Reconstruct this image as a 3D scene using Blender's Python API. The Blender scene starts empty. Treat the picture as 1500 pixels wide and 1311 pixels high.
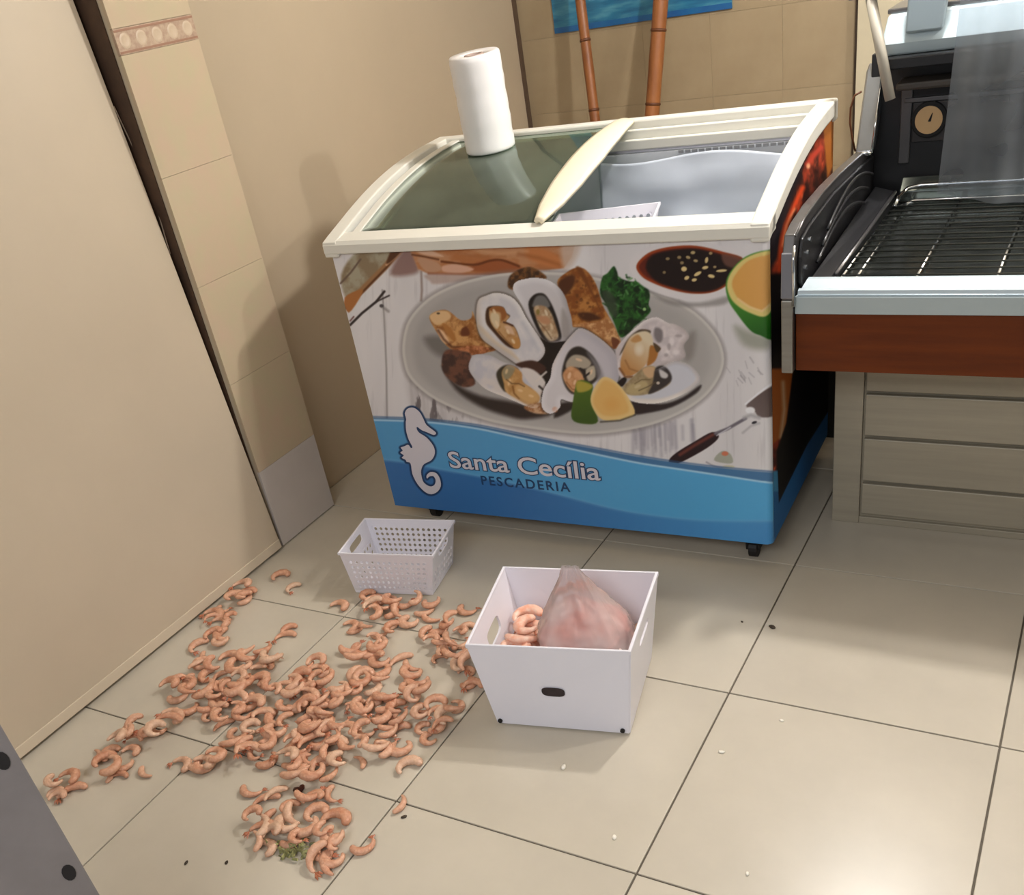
import bpy, bmesh, math, random
import numpy as np
from mathutils import Vector, Matrix, noise as mnoise

random.seed(7)
rng = np.random.default_rng(7)
S = bpy.context.scene
COL = S.collection

# ------------------------------------------------------------------ camera
CF, CX, CY = 1433.139, 740.635, 871.425            # focal length and principal point, photo pixels
YAW, PITCH, ROLL = -0.60444, 0.57213, 0.19132
CPOS = np.array([0.63693, -2.38646, 1.58592])
_f = np.array([math.sin(YAW)*math.cos(PITCH), math.cos(YAW)*math.cos(PITCH), -math.sin(PITCH)])
_r = np.array([math.cos(YAW), -math.sin(YAW), 0.0])
_d = np.cross(_f, _r)
_c, _s = math.cos(ROLL), math.sin(ROLL)
RR, DD = _c*_r + _s*_d, -_s*_r + _c*_d
CR = np.stack([RR, DD, _f])
cam_d = bpy.data.cameras.new('camera')
cam = bpy.data.objects.new('camera', cam_d)
COL.objects.link(cam)
cam_d.sensor_width = 36.0
cam_d.sensor_fit = 'HORIZONTAL'
cam_d.lens = CF/1500*36
cam_d.shift_x = (750-CX)/1500
cam_d.shift_y = (CY-655.5)/1500
cam_d.clip_start = 0.05
mw = Matrix.Identity(4)
for i in range(3):
    mw[i][0] = RR[i]; mw[i][1] = -DD[i]; mw[i][2] = -_f[i]; mw[i][3] = CPOS[i]
cam.matrix_world = mw
S.camera = cam

# ------------------------------------------------------------------ world, lights, exposure
W = bpy.data.worlds.new('World')
S.world = W
W.use_nodes = True
W.node_tree.nodes['Background'].inputs[0].default_value = (0.92, 0.94, 1.0, 1)
W.node_tree.nodes['Background'].inputs[1].default_value = 0.18

def area(name, loc, size, energy, col=(1, 1, 1), rot=(0, 0, 0)):
    l = bpy.data.lights.new(name, 'AREA')
    l.shape = 'RECTANGLE'; l.size, l.size_y = size
    l.energy = energy; l.color = col
    o = bpy.data.objects.new(name, l)
    o.location = loc; o.rotation_euler = rot
    COL.objects.link(o)
    return o
def bulb(name, loc, radius, energy, col):
    l = bpy.data.lights.new(name, 'POINT')
    l.shadow_soft_size = radius; l.energy = energy; l.color = col
    o = bpy.data.objects.new(name, l); o.location = loc; COL.objects.link(o)
    return o
bulb('counter_lamp_light', (0.20, 0.52, 2.32), 0.055, 84, (1.0, 0.97, 0.93))
bulb('counter_lamp_light', (1.45, 0.35, 2.32), 0.055, 52, (1.0, 0.97, 0.93))
area('front_tube_light', (0.3, -3.5, 2.6), (2.0, 0.9), 48, (0.97, 0.98, 1.0), (0.35, 0, 0))
S.view_settings.view_transform = 'Standard'
S.view_settings.look = 'None'
S.view_settings.gamma = 1.0
S.view_settings.use_curve_mapping = False
S.view_settings.exposure = 0.24

# ------------------------------------------------------------------ pixel <-> world helpers
def ray(u, v):
    return CR.T @ np.array([(u-CX)/CF, (v-CY)/CF, 1.0])
def atz(u, v, z):
    d = ray(u, v); return CPOS + (z-CPOS[2])/d[2]*d
def aty(u, v, y):
    d = ray(u, v); return CPOS + (y-CPOS[1])/d[1]*d
def atx(u, v, x):
    d = ray(u, v); return CPOS + (x-CPOS[0])/d[0]*d
def proj_many(P):
    q = (P-CPOS) @ CR.T
    return CX + CF*q[:, 0]/q[:, 2], CY + CF*q[:, 1]/q[:, 2]

# ------------------------------------------------------------------ materials
def lin(c):
    return tuple(((x/255)/12.92 if x/255 <= 0.04045 else ((x/255+0.055)/1.055)**2.4) for x in c)
MATS = {}
def mat(name, rgb, rough=0.5, metal=0.0, var=0.0, vscale=8.0, rgb2=None, bump=0.0, bscale=60.0, spec=0.5,
        stretch=None, coat=0.0, alpha=1.0, rnd=None):
    if name in MATS: return MATS[name]
    m = bpy.data.materials.new(name); m.use_nodes = True
    nt = m.node_tree; b = nt.nodes['Principled BSDF']
    c1 = lin(rgb) + (1,)
    b.inputs['Base Color'].default_value = c1
    b.inputs['Roughness'].default_value = rough
    b.inputs['Metallic'].default_value = metal
    b.inputs['Specular IOR Level'].default_value = spec
    b.inputs['Coat Weight'].default_value = coat
    b.inputs['Alpha'].default_value = alpha
    tc = nt.nodes.new('ShaderNodeTexCoord')
    mp = nt.nodes.new('ShaderNodeMapping')
    nt.links.new(tc.outputs['Object'], mp.inputs['Vector'])
    if stretch: mp.inputs['Scale'].default_value = stretch
    if var > 0 or rgb2:
        n = nt.nodes.new('ShaderNodeTexNoise')
        n.inputs['Scale'].default_value = vscale; n.inputs['Detail'].default_value = 6
        n.inputs['Roughness'].default_value = 0.6
        nt.links.new(mp.outputs[0], n.inputs['Vector'])
        r = nt.nodes.new('ShaderNodeValToRGB')
        c2 = lin(rgb2) if rgb2 else tuple(x*(1-var) for x in c1[:3])
        c1b = c1[:3] if rgb2 else tuple(min(1, x*(1+var*0.5)) for x in c1[:3])
        r.color_ramp.elements[0].position = 0.33; r.color_ramp.elements[1].position = 0.67
        r.color_ramp.elements[0].color = tuple(c2)+(1,); r.color_ramp.elements[1].color = tuple(c1b)+(1,)
        nt.links.new(n.outputs['Fac'], r.inputs['Fac'])
        out = r.outputs['Color']
        if rnd:
            oi = nt.nodes.new('ShaderNodeObjectInfo')
            mx = nt.nodes.new('ShaderNodeMix'); mx.data_type = 'RGBA'
            cr = nt.nodes.new('ShaderNodeValToRGB')
            els = cr.color_ramp.elements
            els[0].position = 0; els[0].color = lin(rnd[0])+(1,)
            els[1].position = 1; els[1].color = lin(rnd[-1])+(1,)
            for k, cc in enumerate(rnd[1:-1]):
                e = els.new((k+1)/(len(rnd)-1)); e.color = lin(cc)+(1,)
            nt.links.new(oi.outputs['Random'], cr.inputs['Fac'])
            mx.inputs[0].default_value = 0.5
            nt.links.new(out, mx.inputs[6]); nt.links.new(cr.outputs['Color'], mx.inputs[7])
            out = mx.outputs[2]
        nt.links.new(out, b.inputs['Base Color'])
    if bump > 0:
        n2 = nt.nodes.new('ShaderNodeTexNoise')
        n2.inputs['Scale'].default_value = bscale; n2.inputs['Detail'].default_value = 4
        nt.links.new(mp.outputs[0], n2.inputs['Vector'])
        bp = nt.nodes.new('ShaderNodeBump')
        bp.inputs['Strength'].default_value = bump; bp.inputs['Distance'].default_value = 0.01
        nt.links.new(n2.outputs['Fac'], bp.inputs['Height'])
        nt.links.new(bp.outputs[0], b.inputs['Normal'])
    MATS[name] = m
    return m

def glass_mat(name, tint, refl=0.12, rough=0.02, haze=0.0, hazecol=(200, 205, 210)):
    m = bpy.data.materials.new(name); m.use_nodes = True
    nt = m.node_tree; nt.nodes.clear()
    o = nt.nodes.new('ShaderNodeOutputMaterial')
    t = nt.nodes.new('ShaderNodeBsdfTransparent'); t.inputs[0].default_value = lin(tint)+(1,)
    g = nt.nodes.new('ShaderNodeBsdfGlossy'); g.inputs['Roughness'].default_value = rough
    g.inputs[0].default_value = (0.9, 1, 0.95, 1)
    fr = nt.nodes.new('ShaderNodeLayerWeight'); fr.inputs[0].default_value = refl
    mx = nt.nodes.new('ShaderNodeMixShader')
    nt.links.new(fr.outputs['Fresnel'], mx.inputs[0])
    src = t.outputs[0]
    if haze > 0:
        df = nt.nodes.new('ShaderNodeBsdfDiffuse'); df.inputs[0].default_value = lin(hazecol)+(1,)
        tl = nt.nodes.new('ShaderNodeBsdfTranslucent'); tl.inputs[0].default_value = lin(hazecol)+(1,)
        ad = nt.nodes.new('ShaderNodeMixShader'); ad.inputs[0].default_value = 0.5
        nt.links.new(df.outputs[0], ad.inputs[1]); nt.links.new(tl.outputs[0], ad.inputs[2])
        n = nt.nodes.new('ShaderNodeTexNoise'); n.inputs['Scale'].default_value = 7
        n.inputs['Detail'].default_value = 2
        tc = nt.nodes.new('ShaderNodeTexCoord'); nt.links.new(tc.outputs['Object'], n.inputs['Vector'])
        mr = nt.nodes.new('ShaderNodeMapRange')
        mr.inputs['From Min'].default_value = 0.3; mr.inputs['From Max'].default_value = 0.7
        mr.inputs['To Min'].default_value = haze*0.75; mr.inputs['To Max'].default_value = haze*1.25
        nt.links.new(n.outputs['Fac'], mr.inputs['Value'])
        m2 = nt.nodes.new('ShaderNodeMixShader'); nt.links.new(mr.outputs[0], m2.inputs[0])
        nt.links.new(t.outputs[0], m2.inputs[1]); nt.links.new(ad.outputs[0], m2.inputs[2])
        src = m2.outputs[0]
    nt.links.new(src, mx.inputs[1]); nt.links.new(g.outputs[0], mx.inputs[2])
    nt.links.new(mx.outputs[0], o.inputs[0])
    return m

def attr_mat(name, rough=0.3, spec=0.4):
    m = bpy.data.materials.new(name); m.use_nodes = True
    nt = m.node_tree; b = nt.nodes['Principled BSDF']
    a = nt.nodes.new('ShaderNodeVertexColor'); a.layer_name = 'print'
    nt.links.new(a.outputs['Color'], b.inputs['Base Color'])
    b.inputs['Roughness'].default_value = rough; b.inputs['Specular IOR Level'].default_value = spec
    return m

# ------------------------------------------------------------------ mesh builder
class MB:
    def __init__(s): s.v = []; s.f = []
    def add(s, vs, fs):
        n = len(s.v); s.v += [tuple(map(float, x)) for x in vs]; s.f += [tuple(i+n for i in f) for f in fs]; return s
    def box(s, lo, hi):
        x0, y0, z0 = lo; x1, y1, z1 = hi
        return s.hexa([(x0, y0, z0), (x1, y0, z0), (x1, y1, z0), (x0, y1, z0), (x0, y0, z1), (x1, y0, z1), (x1, y1, z1), (x0, y1, z1)])
    def hexa(s, p):
        return s.add(p, [(0, 3, 2, 1), (4, 5, 6, 7), (0, 1, 5, 4), (1, 2, 6, 5), (2, 3, 7, 6), (3, 0, 4, 7)])
    def tube(s, path, r, seg=8, cap=True):
        path = [Vector(p) for p in path]; n = len(path)
        rs = r if isinstance(r, (list, tuple)) else [r]*n
        vs = []; up = None
        for i, p in enumerate(path):
            t = (path[min(i+1, n-1)]-path[max(i-1, 0)]).normalized()
            if up is None:
                up = Vector((0, 0, 1)) if abs(t.z) < 0.9 else Vector((1, 0, 0))
            a = t.cross(up).normalized(); b = a.cross(t).normalized(); up = b
            for k in range(seg):
                th = 2*math.pi*k/seg
                vs.append(p + a*(rs[i]*math.cos(th)) + b*(rs[i]*math.sin(th)))
        fs = [(i*seg+k, i*seg+(k+1) % seg, (i+1)*seg+(k+1) % seg, (i+1)*seg+k) for i in range(n-1) for k in range(seg)]
        if cap: fs += [tuple(range(seg))[::-1], tuple((n-1)*seg+k for k in range(seg))]
        return s.add(vs, fs)
    def grid(s, fn, nu, nv):
        vs = [fn(i/nu, j/nv) for j in range(nv+1) for i in range(nu+1)]
        fs = [(j*(nu+1)+i, j*(nu+1)+i+1, (j+1)*(nu+1)+i+1, (j+1)*(nu+1)+i) for j in range(nv) for i in range(nu)]
        return s.add(vs, fs)
    def prism(s, loop, off):            # loop: list of 3d pts, extruded by the vector off
        n = len(loop); o = Vector(off)
        vs = [Vector(p) for p in loop] + [Vector(p)+o for p in loop]
        fs = [tuple(range(n))[::-1], tuple(range(n, 2*n))] + [(i, (i+1) % n, n+(i+1) % n, n+i) for i in range(n)]
        return s.add(vs, fs)
    def lathe(s, prof, seg=32, c=(0, 0, 0)):
        vs = [(c[0]+r*math.cos(2*math.pi*k/seg), c[1]+r*math.sin(2*math.pi*k/seg), c[2]+z) for r, z in prof for k in range(seg)]
        n = len(prof)
        fs = [(i*seg+k, i*seg+(k+1) % seg, (i+1)*seg+(k+1) % seg, (i+1)*seg+k) for i in range(n-1) for k in range(seg)]
        return s.add(vs, fs)
    def build(s, name, m, parent=None, smooth=False, bevel=0.0, solid=0.0, auto=True):
        me = bpy.data.meshes.new(name)
        me.from_pydata(s.v, [], s.f); me.validate(); me.update()
        if auto:
            bm = bmesh.new(); bm.from_mesh(me)
            bmesh.ops.remove_doubles(bm, verts=bm.verts, dist=1e-5)
            bmesh.ops.recalc_face_normals(bm, faces=bm.faces)
            bm.to_mesh(me); bm.free()
        o = bpy.data.objects.new(name, me); COL.objects.link(o)
        me.materials.append(m)
        if smooth: me.polygons.foreach_set('use_smooth', [True]*len(me.polygons))
        if solid:
            md = o.modifiers.new('solid', 'SOLIDIFY'); md.thickness = solid; md.offset = 0
        if bevel:
            md = o.modifiers.new('bevel', 'BEVEL'); md.width = bevel; md.segments = 2; md.limit_method = 'ANGLE'
            md.angle_limit = math.radians(40)
        if parent is not None: o.parent = parent
        return o

def empty(name, loc=(0, 0, 0), rz=0):
    o = bpy.data.objects.new(name, None); COL.objects.link(o)
    o.location = loc; o.rotation_euler = (0, 0, rz); o.empty_display_size = 0.05
    return o
def tag(o, label, cat, group=None, kind=None):
    o['label'] = label
    if cat: o['category'] = cat
    if group: o['group'] = group
    if kind: o['kind'] = kind
    return o
def struct(o, label=None, cat=None):
    o['kind'] = 'structure'
    if label: o['label'] = label
    if cat: o['category'] = cat
    return o
def box(name, lo, hi, m, parent=None, bevel=0.0):
    return MB().box(lo, hi).build(name, m, parent, bevel=bevel)
def inst(src, parent, loc, name=None):
    c = src.copy(); COL.objects.link(c); c.parent = parent; c.location = loc
    return c

# ------------------------------------------------------------------ materials list
M_floor = mat('floor_tile', (196, 187, 170), 0.30, var=0.10, vscale=2.2, bump=0.02, bscale=6)
M_grout = mat('grout', (92, 84, 72), 0.8)
M_board = mat('beige_board', (194, 179, 156), 0.45, var=0.06, vscale=1.5)
M_boardtrim = mat('board_trim', (204, 189, 166), 0.4)
M_wall = mat('beige_paint', (180, 164, 140), 0.5, var=0.06, vscale=1.2)
M_dark = mat('dark_gap', (60, 46, 34), 0.9)
M_wtile = mat('wall_tile', (184, 172, 142), 0.35, rgb2=(190, 168, 144), vscale=11, bump=0.02, bscale=20)
M_btile = mat('back_tile', (164, 147, 118), 0.4, rgb2=(152, 134, 106), vscale=4)
M_bgrout = mat('back_grout', (154, 136, 108), 0.8)
M_wgrout = mat('wall_grout', (190, 176, 152), 0.8)
M_wwhite = mat('white_tile', (196, 188, 182), 0.3, var=0.05, vscale=5)
M_cream = mat('cream_plastic', (224, 222, 212), 0.35, var=0.03, vscale=4)
M_handle = mat('cream_handle', (236, 226, 200), 0.4, var=0.03, vscale=10)
M_liner = mat('freezer_liner', (214, 218, 224), 0.4, var=0.05, vscale=5)
M_white = mat('white_plastic', (232, 230, 238), 0.38, var=0.02, vscale=5)
M_film = mat('wrinkled_film', (204, 211, 222), 0.3, var=0.05, vscale=3, bump=0.06, bscale=8)
M_steel = mat('brushed_steel', (150, 148, 140), 0.38, metal=0.75, var=0.10, vscale=3, stretch=(1, 1, 30))
M_steeldk = mat('drawer_steel', (170, 161, 142), 0.45, metal=0.2, var=0.08, vscale=3, stretch=(1, 8, 20))
M_post = mat('grey_sheet_steel', (142, 136, 136), 0.5, metal=0.2, var=0.18, vscale=4)
M_alu = mat('pale_aluminium', (190, 203, 210), 0.3, metal=0.15, var=0.03, vscale=6)
M_alu2 = mat('grey_aluminium', (176, 188, 190), 0.35, metal=0.15, var=0.03, vscale=6)
M_wood = mat('red_brown_laminate', (108, 48, 8), 0.5, rgb2=(90, 38, 5), spec=0.25, vscale=3, stretch=(1, 6, 14))
M_black = mat('black_plastic', (28, 28, 30), 0.35)
M_blackm = mat('matte_black', (14, 13, 13), 0.7)
M_char = mat('charcoal_metal', (112, 110, 110), 0.3, metal=0.75, var=0.15, vscale=5)
M_chrome = mat('chrome', (205, 208, 210), 0.12, metal=1.0)
M_deck = mat('deck_steel', (76, 80, 76), 0.2, metal=0.8, var=0.6, vscale=9, stretch=(1, 6, 1))
M_bamboo = mat('bamboo', (156, 98, 52), 0.45, rgb2=(124, 72, 34), vscale=5, stretch=(4, 4, 1))
M_node = mat('bamboo_node', (92, 50, 22), 0.5)
M_roll = mat('bag_roll_plastic', (232, 230, 230), 0.3, var=0.04, vscale=6, bump=0.1, bscale=18, stretch=(1, 1, 0.3))
M_rollcore = mat('roll_core', (170, 150, 140), 0.7)
M_shrimp = mat('shrimp_flesh', (228, 182, 152), 0.4, rgb2=(182, 112, 78), vscale=60, bump=0.3, bscale=180,
               rnd=[(222, 168, 136), (212, 158, 126), (226, 182, 152), (200, 140, 108), (218, 166, 136), (230, 206, 178)])
M_tail = mat('shrimp_tail', (176, 106, 74), 0.4, var=0.2, vscale=90)
M_pshrimp = mat('pale_shrimp_flesh', (240, 205, 185), 0.35, rgb2=(230, 160, 130), vscale=60, bump=0.15, bscale=150)
M_meat = mat('bag_contents_pink', (250, 240, 234), 0.4, rgb2=(234, 150, 130), vscale=13, bump=0.8, bscale=40)
M_bag = glass_mat('bag_film', (240, 232, 232), 0.12, 0.18, 0.50, (234, 226, 226))
M_glass = glass_mat('freezer_glass', (196, 212, 196), 0.28, 0.06, 0.36, (150, 162, 144))  # grey-green diffuse haze stands in for room reflections on the lid
M_curtain = glass_mat('curtain_film', (215, 220, 226), 0.10, 0.16, 0.30, (205, 212, 220))
M_label = mat('label_dark', (44, 30, 34), 0.5, var=0.4, vscale=80)
M_rubber = mat('rubber_black', (20, 18, 18), 0.6)
M_dial = mat('dial_face', (206, 170, 122), 0.4)
M_scale = mat('scale_body', (190, 206, 212), 0.35, var=0.02, vscale=5)
M_scale2 = mat('scale_display_back', (144, 158, 164), 0.4)
M_rod = mat('grey_rod', (178, 172, 158), 0.4)
M_navy = mat('print_navy', (26, 62, 104), 0.35)
M_pwhite = mat('print_white', (212, 208, 216), 0.35)
M_plug = mat('hole_dark', (30, 27, 28), 0.8)
M_crumb = mat('crumb_white', (240, 234, 220), 0.5)
M_crumbd = mat('crumb_dark', (58, 46, 32), 0.6)
M_herb = mat('herb_bits', (176, 172, 112), 0.5, rgb2=(60, 66, 34), vscale=60)
M_ceil = mat('ceiling_paint', (214, 208, 196), 0.8)

# ------------------------------------------------------------------ setting: floor
T = 0.6
floor = struct(box('floor', (-2.1, -2.7, -0.06), (2.0, 2.3, -0.004), M_grout))
g = 0.0022
tile_src = MB().box((g, g, -0.012), (T-g, T*0.9956-g, 0)).build('tile', M_floor, None, bevel=0.0012)
tile_src.parent = floor
first = True
for i in range(-3, 3):
    for j in range(-4, 4):
        t = tile_src if first else inst(tile_src, floor, (0, 0, 0))
        t.location = (i*T, j*T*0.9956, rng.uniform(-0.0004, 0.0))
        first = False
for i in (-4,):                                        # cut tiles along the left wall
    cut = MB().box((0.3+g, g, -0.012), (T-g, T*0.9956-g, 0)).build('tile', M_floor, floor, bevel=0.0012)
    for j in range(-4, 4):
        t = cut if j == -4 else inst(cut, floor, (0, 0, 0))
        t.location = (i*T, j*T*0.9956, -0.0002)

# ------------------------------------------------------------------ setting: walls
CEIL = 2.7
struct(box('wall_left', (-1.95, 0.0, 0), (-1.80, 2.09, CEIL), M_wall))
struct(box('wall_left_front', (-1.97, -2.7, 0), (-1.85, -0.30, CEIL), M_wall))
pil = struct(box('wall_pillar', (-1.97, -0.299, 0), (-1.699, -0.001, CEIL), M_wgrout))
RH = 0.3072
def ptile(z0, z1, m, name='tile', bev=0.0003):
    return MB().box((-1.7, -0.299, z0+0.0004), (-1.690, -0.001, z1-0.0004)).build(name, m, pil, bevel=bev)
ptile(0.004, 0.288, M_wwhite)
zz = 0.288
for k in range(4):
    ptile(zz, zz+0.309, M_wtile); zz += 0.309
bz = zz
bord = ptile(bz, bz+0.062, mat('border_tile', (188, 166, 142), 0.4, rgb2=(158, 130, 112), vscale=70), 'border_tile')
for k in range(5):                                     # raised ornament on the border tile
    cy = -0.268+k*0.059
    MB().lathe([(0.0001, 0.0), (0.011, 0.0), (0.015, 0.0012), (0.019, 0.0)], 12).build('rosette', mat('border_relief', (194, 174, 150), 0.4), bord, smooth=True)
    o = bord.children[-1]; o.rotation_euler = (0, math.pi/2, 0); o.location = (-1.6898, cy, bz+0.031)
for zl in (bz+0.006, bz+0.056):
    MB().box((-1.6905, -0.297, zl-0.0025), (-1.6888, -0.003, zl+0.0025)).build('border_line', mat('border_dark', (150, 112, 90), 0.5), bord)
zz = bz+0.062
while zz < CEIL-0.1:
    ptile(zz, min(zz+0.309, CEIL), M_wtile); zz += 0.309
# back wall with faint tiles
YB = 2.09
bw = struct(box('wall_back', (-1.95, YB+0.006, 0), (2.0, YB+0.15, CEIL), M_bgrout))
bt = MB().box((0.0003, 0, 0.0003), (0.2983, 0.007, 0.3060)).build('tile', M_btile, bw, bevel=0.0005)
first = True
for k in range(0, 8):
    for i in range(5):
        t = bt if first else inst(bt, bw, (0, 0, 0))
        t.location = (-1.80+i*0.2985, YB, 0.0175+k*0.3063); first = False
# pale jamb where the back wall ends behind the counter
struct(box('trim_1', (-0.305, YB-0.05, 0), (0.05, YB, CEIL), mat('pale_jamb', (196, 186, 160), 0.5, var=0.05)))
struct(box('trim_2', (-0.318, YB-0.03, 0), (-0.305, YB, CEIL), M_dark))
struct(box('trim_3', (-1.802, YB-0.022, 0), (-1.788, YB+0.004, CEIL), mat('corner_strip', (84, 66, 50), 0.7)))
struct(box('pillar_shade_sheet', (-1.95, -0.3035, 0), (-1.712, -0.2995, CEIL), mat('pillar_side_shade', (88, 64, 46), 0.7, rgb2=(58, 40, 28), vscale=5)))  # added thin sheet; shade on the pillar's side is put into its dark brown
struct(box('ceiling', (-1.97, -2.7, CEIL), (2.0, 2.3, CEIL+0.1), M_ceil))
struct(box('wall_right', (1.9, -0.4, 0), (2.0, 2.1, CEIL), M_wall))

# lamps' own housings under the ceiling
def fixture(loc, size, label):
    e = empty('tube_lamp', loc)
    tag(e, label, 'lamp')
    sx, sy = size
    MB().box((-sx/2-0.02, -sy/2-0.02, 0.03), (sx/2+0.02, sy/2+0.02, 0.07)).build('housing', M_white, e, bevel=0.004)
    for s in (-1, 1):
        ax = (0, s*(sy/2-0.1)) if sy > sx else (s*(sx/2-0.1), 0)
        MB().tube([(ax[0], ax[1], 0.07), (ax[0], ax[1], CEIL-loc[2])], 0.004, 6).build('hanger', M_char, e)
    return e
fixture((0.20, 0.52, 2.40), (0.16, 0.40), 'white lamp hanging over the gap between freezer and fish counter')
fixture((1.45, 0.35, 2.40), (0.16, 0.40), 'white lamp hanging over the far end of the fish counter')

# ------------------------------------------------------------------ leaning beige board
bd = empty('leaning_board', (-1.68, -0.318, 0.012))
tag(bd, 'large plain beige board leaning against the wall beside the tiled pillar', 'board')
lean = 0.0573
def bpt(y, z, off=0.0):
    return (-lean*z+off, y, z)
H = 2.05
MB().hexa([bpt(-2.2, .03, -.022), bpt(0, .03, -.022), bpt(0, .03), bpt(-2.2, .03),
           bpt(-2.2, H, -.022), bpt(0, H, -.022), bpt(0, H), bpt(-2.2, H)]).build('sheet', M_board, bd, bevel=0.001)
MB().hexa([bpt(-2.2, 0, -.024), bpt(0, 0, -.024), bpt(0, 0, .003), bpt(-2.2, 0, .003),
           bpt(-2.2, .032, -.024), bpt(0, .032, -.024), bpt(0, .032, .003), bpt(-2.2, .032, .003)]).build('bottom_strip', M_boardtrim, bd, bevel=0.002)
pth = []
for k in range(13):
    t = k/12
    z = 1.40-0.40*t
    pth.append((-lean*z-0.004, 0.004+0.018*math.sin(math.pi*t)**1.2, z))
MB().tube(pth, 0.0022, 6).build('peeled_edging', mat('edging', (150, 132, 112), 0.4), bd, smooth=True)

# ------------------------------------------------------------------ freezer
FA = 0.0291195
FO = (-1.341, -0.079, 0.0)
fz = empty('chest_freezer', FO, FA)
tag(fz, 'white chest freezer with curved sliding glass top and oyster plate print', 'freezer')
fex = np.array([math.cos(FA), math.sin(FA), 0]); fey = np.array([-math.sin(FA), math.cos(FA), 0])
FOv = np.array(FO)
def fw(x, y, z): return FOv + x*fex + y*fey + np.array([0, 0, z])
def f_local(w):
    d = np.asarray(w)-FOv; return np.array([d@fex, d@fey, d[2]])
FW, FD = 1.29, 0.73
_ky = [-.05, 0, .06, .11, .18, .25, .35, .45, .58, .74]
_kz = [.952, .972, .990, 1.006, 1.028, 1.047, 1.069, 1.085, 1.097, 1.103]
def cz(y): return float(np.interp(y, _ky, _kz))
def czs(y):       # smoothed
    return sum(cz(y+d) for d in (-.04, -.02, 0, .02, .04))/5
# cabinet shell
m = MB()
m.box((0.012, 0.006, 0.085), (FW-0.02, 0.055, 0.945))
m.box((0.012, FD-0.06, 0.085), (FW-0.012, FD, 1.06))
for x0, x1 in ((0.0, 0.05), (FW-0.052, FW-0.002)):
    ys = [0.02+k*(FD-0.02)/14 for k in range(15)]
    m.prism([(x0, 0.02, 0.085)]+[(x0, y, czs(y)-0.036) for y in ys]+[(x0, FD, 0.085)], (x1-x0, 0, 0))
m.box((0.012, 0.01, 0.085), (FW-0.012, FD-0.01, 0.28))
m.build('body', M_white, fz)
# inner liner
m = MB()
for a, b in (((0.05, 0.056, 0.281), (FW-0.052, 0.06, 0.94)), ((0.05, FD-0.085, 0.281), (FW-0.052, FD-0.061, 1.02)),
             ((0.051, 0.06, 0.281), (0.056, FD-0.085, 0.95)), ((FW-0.058, 0.06, 0.281), (FW-0.053, FD-0.085, 0.95))):
    m.box(a, b)
m.build('liner', M_liner, fz)
# rim
def rail(x0, x1, y0, y1, h0, h1, n=22):
    m = MB(); vs = []
    for k in range(n+1):
        y = y0+(y1-y0)*k/n; c = czs(y)
        vs += [(x0, y, c+h0), (x1, y, c+h0), (x1, y, c+h1), (x0, y, c+h1)]
    fs = [(0, 1, 2, 3), (4*n+3, 4*n+2, 4*n+1, 4*n)]
    for k in range(n):
        for e in range(4):
            a, b = 4*k+e, 4*k+(e+1) % 4
            fs.append((a, a+4, b+4, b))
    return m.add(vs, fs)
rail(-0.012, 0.038, -0.014, FD+0.01, -0.040, 0.004).build('side_rail', M_cream, fz, bevel=0.004)
rail(FW-0.040, FW+0.008, -0.014, FD+0.01, -0.040, 0.004).build('side_rail', M_cream, fz, bevel=0.006)
MB().prism([(-0.012, -0.016, 0.936), (-0.012, -0.016, 0.962), (-0.012, -0.008, 0.972), (-0.012, 0.048, 0.984), (-0.012, 0.048, 0.940)],
           (FW+0.02, 0, 0)).build('front_rail', M_cream, fz, bevel=0.004)
MB().box((-0.012, FD-0.035, 1.050), (FW+0.008, FD+0.012, 1.106)).build('back_rail', M_cream, fz, bevel=0.006)
for k, (yy, z0, z1) in enumerate(((FD-0.062, 1.045, 1.082), (FD-0.085, 1.030, 1.058))):
    MB().box((0.04, yy, z0), (FW-0.04, yy+0.02, z1)).build('sliding_track', M_cream, fz, bevel=0.003)
# vent slots in the liner under the back track
vs = MB().box((0, 0, 0), (0.016, 0.003, 0.008)).build('vent_slot', mat('vent_grey', (140, 142, 146), 0.6), fz)
for k in range(16):
    t = vs if k == 0 else inst(vs, fz, (0, 0, 0))
    t.location = (0.86+k*0.021, FD-0.0875, 1.012)
# left inner frame, glass lids and handle
rail(0.060, 0.088, 0.045, FD-0.03, -0.022, -0.004).build('lid_frame', M_cream, fz, bevel=0.003)
def lid(x0, x1, off):
    return MB().grid(lambda u, v: (x0+(x1-x0)*u, 0.045+(FD-0.085)*v, czs(0.045+(FD-0.085)*v)+off), 8, 24).build('glass_lid', M_glass, fz, smooth=True, solid=0.004)
lid(0.085, 0.70, -0.010)['label'] = 'greenish curved sliding glass lid'
hl = [(0.672, 0.03), (0.655, 0.10), (0.648, 0.20), (0.646, 0.34), (0.648, 0.50), (0.655, 0.68)]
hr = [(0.692, 0.028), (0.722, 0.11), (0.740, 0.20), (0.749, 0.34), (0.742, 0.48), (0.722, 0.66)]
def ip(pts, t):
    n = len(pts)-1; s = t*n; i = min(int(s), n-1); f = s-i
    return tuple(pts[i][k]*(1-f)+pts[i+1][k]*f for k in range(2))
def hfn(u, v):
    a, b = ip(hl, v), ip(hr, v)
    x = a[0]+(b[0]-a[0])*u; y = a[1]+(b[1]-a[1])*u
    return (x, y, czs(y)+0.006+0.006*math.sin(math.pi*u))
MB().grid(hfn, 8, 30).build('lid_handle', M_handle, fz, smooth=True, solid=0.012)
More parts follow.
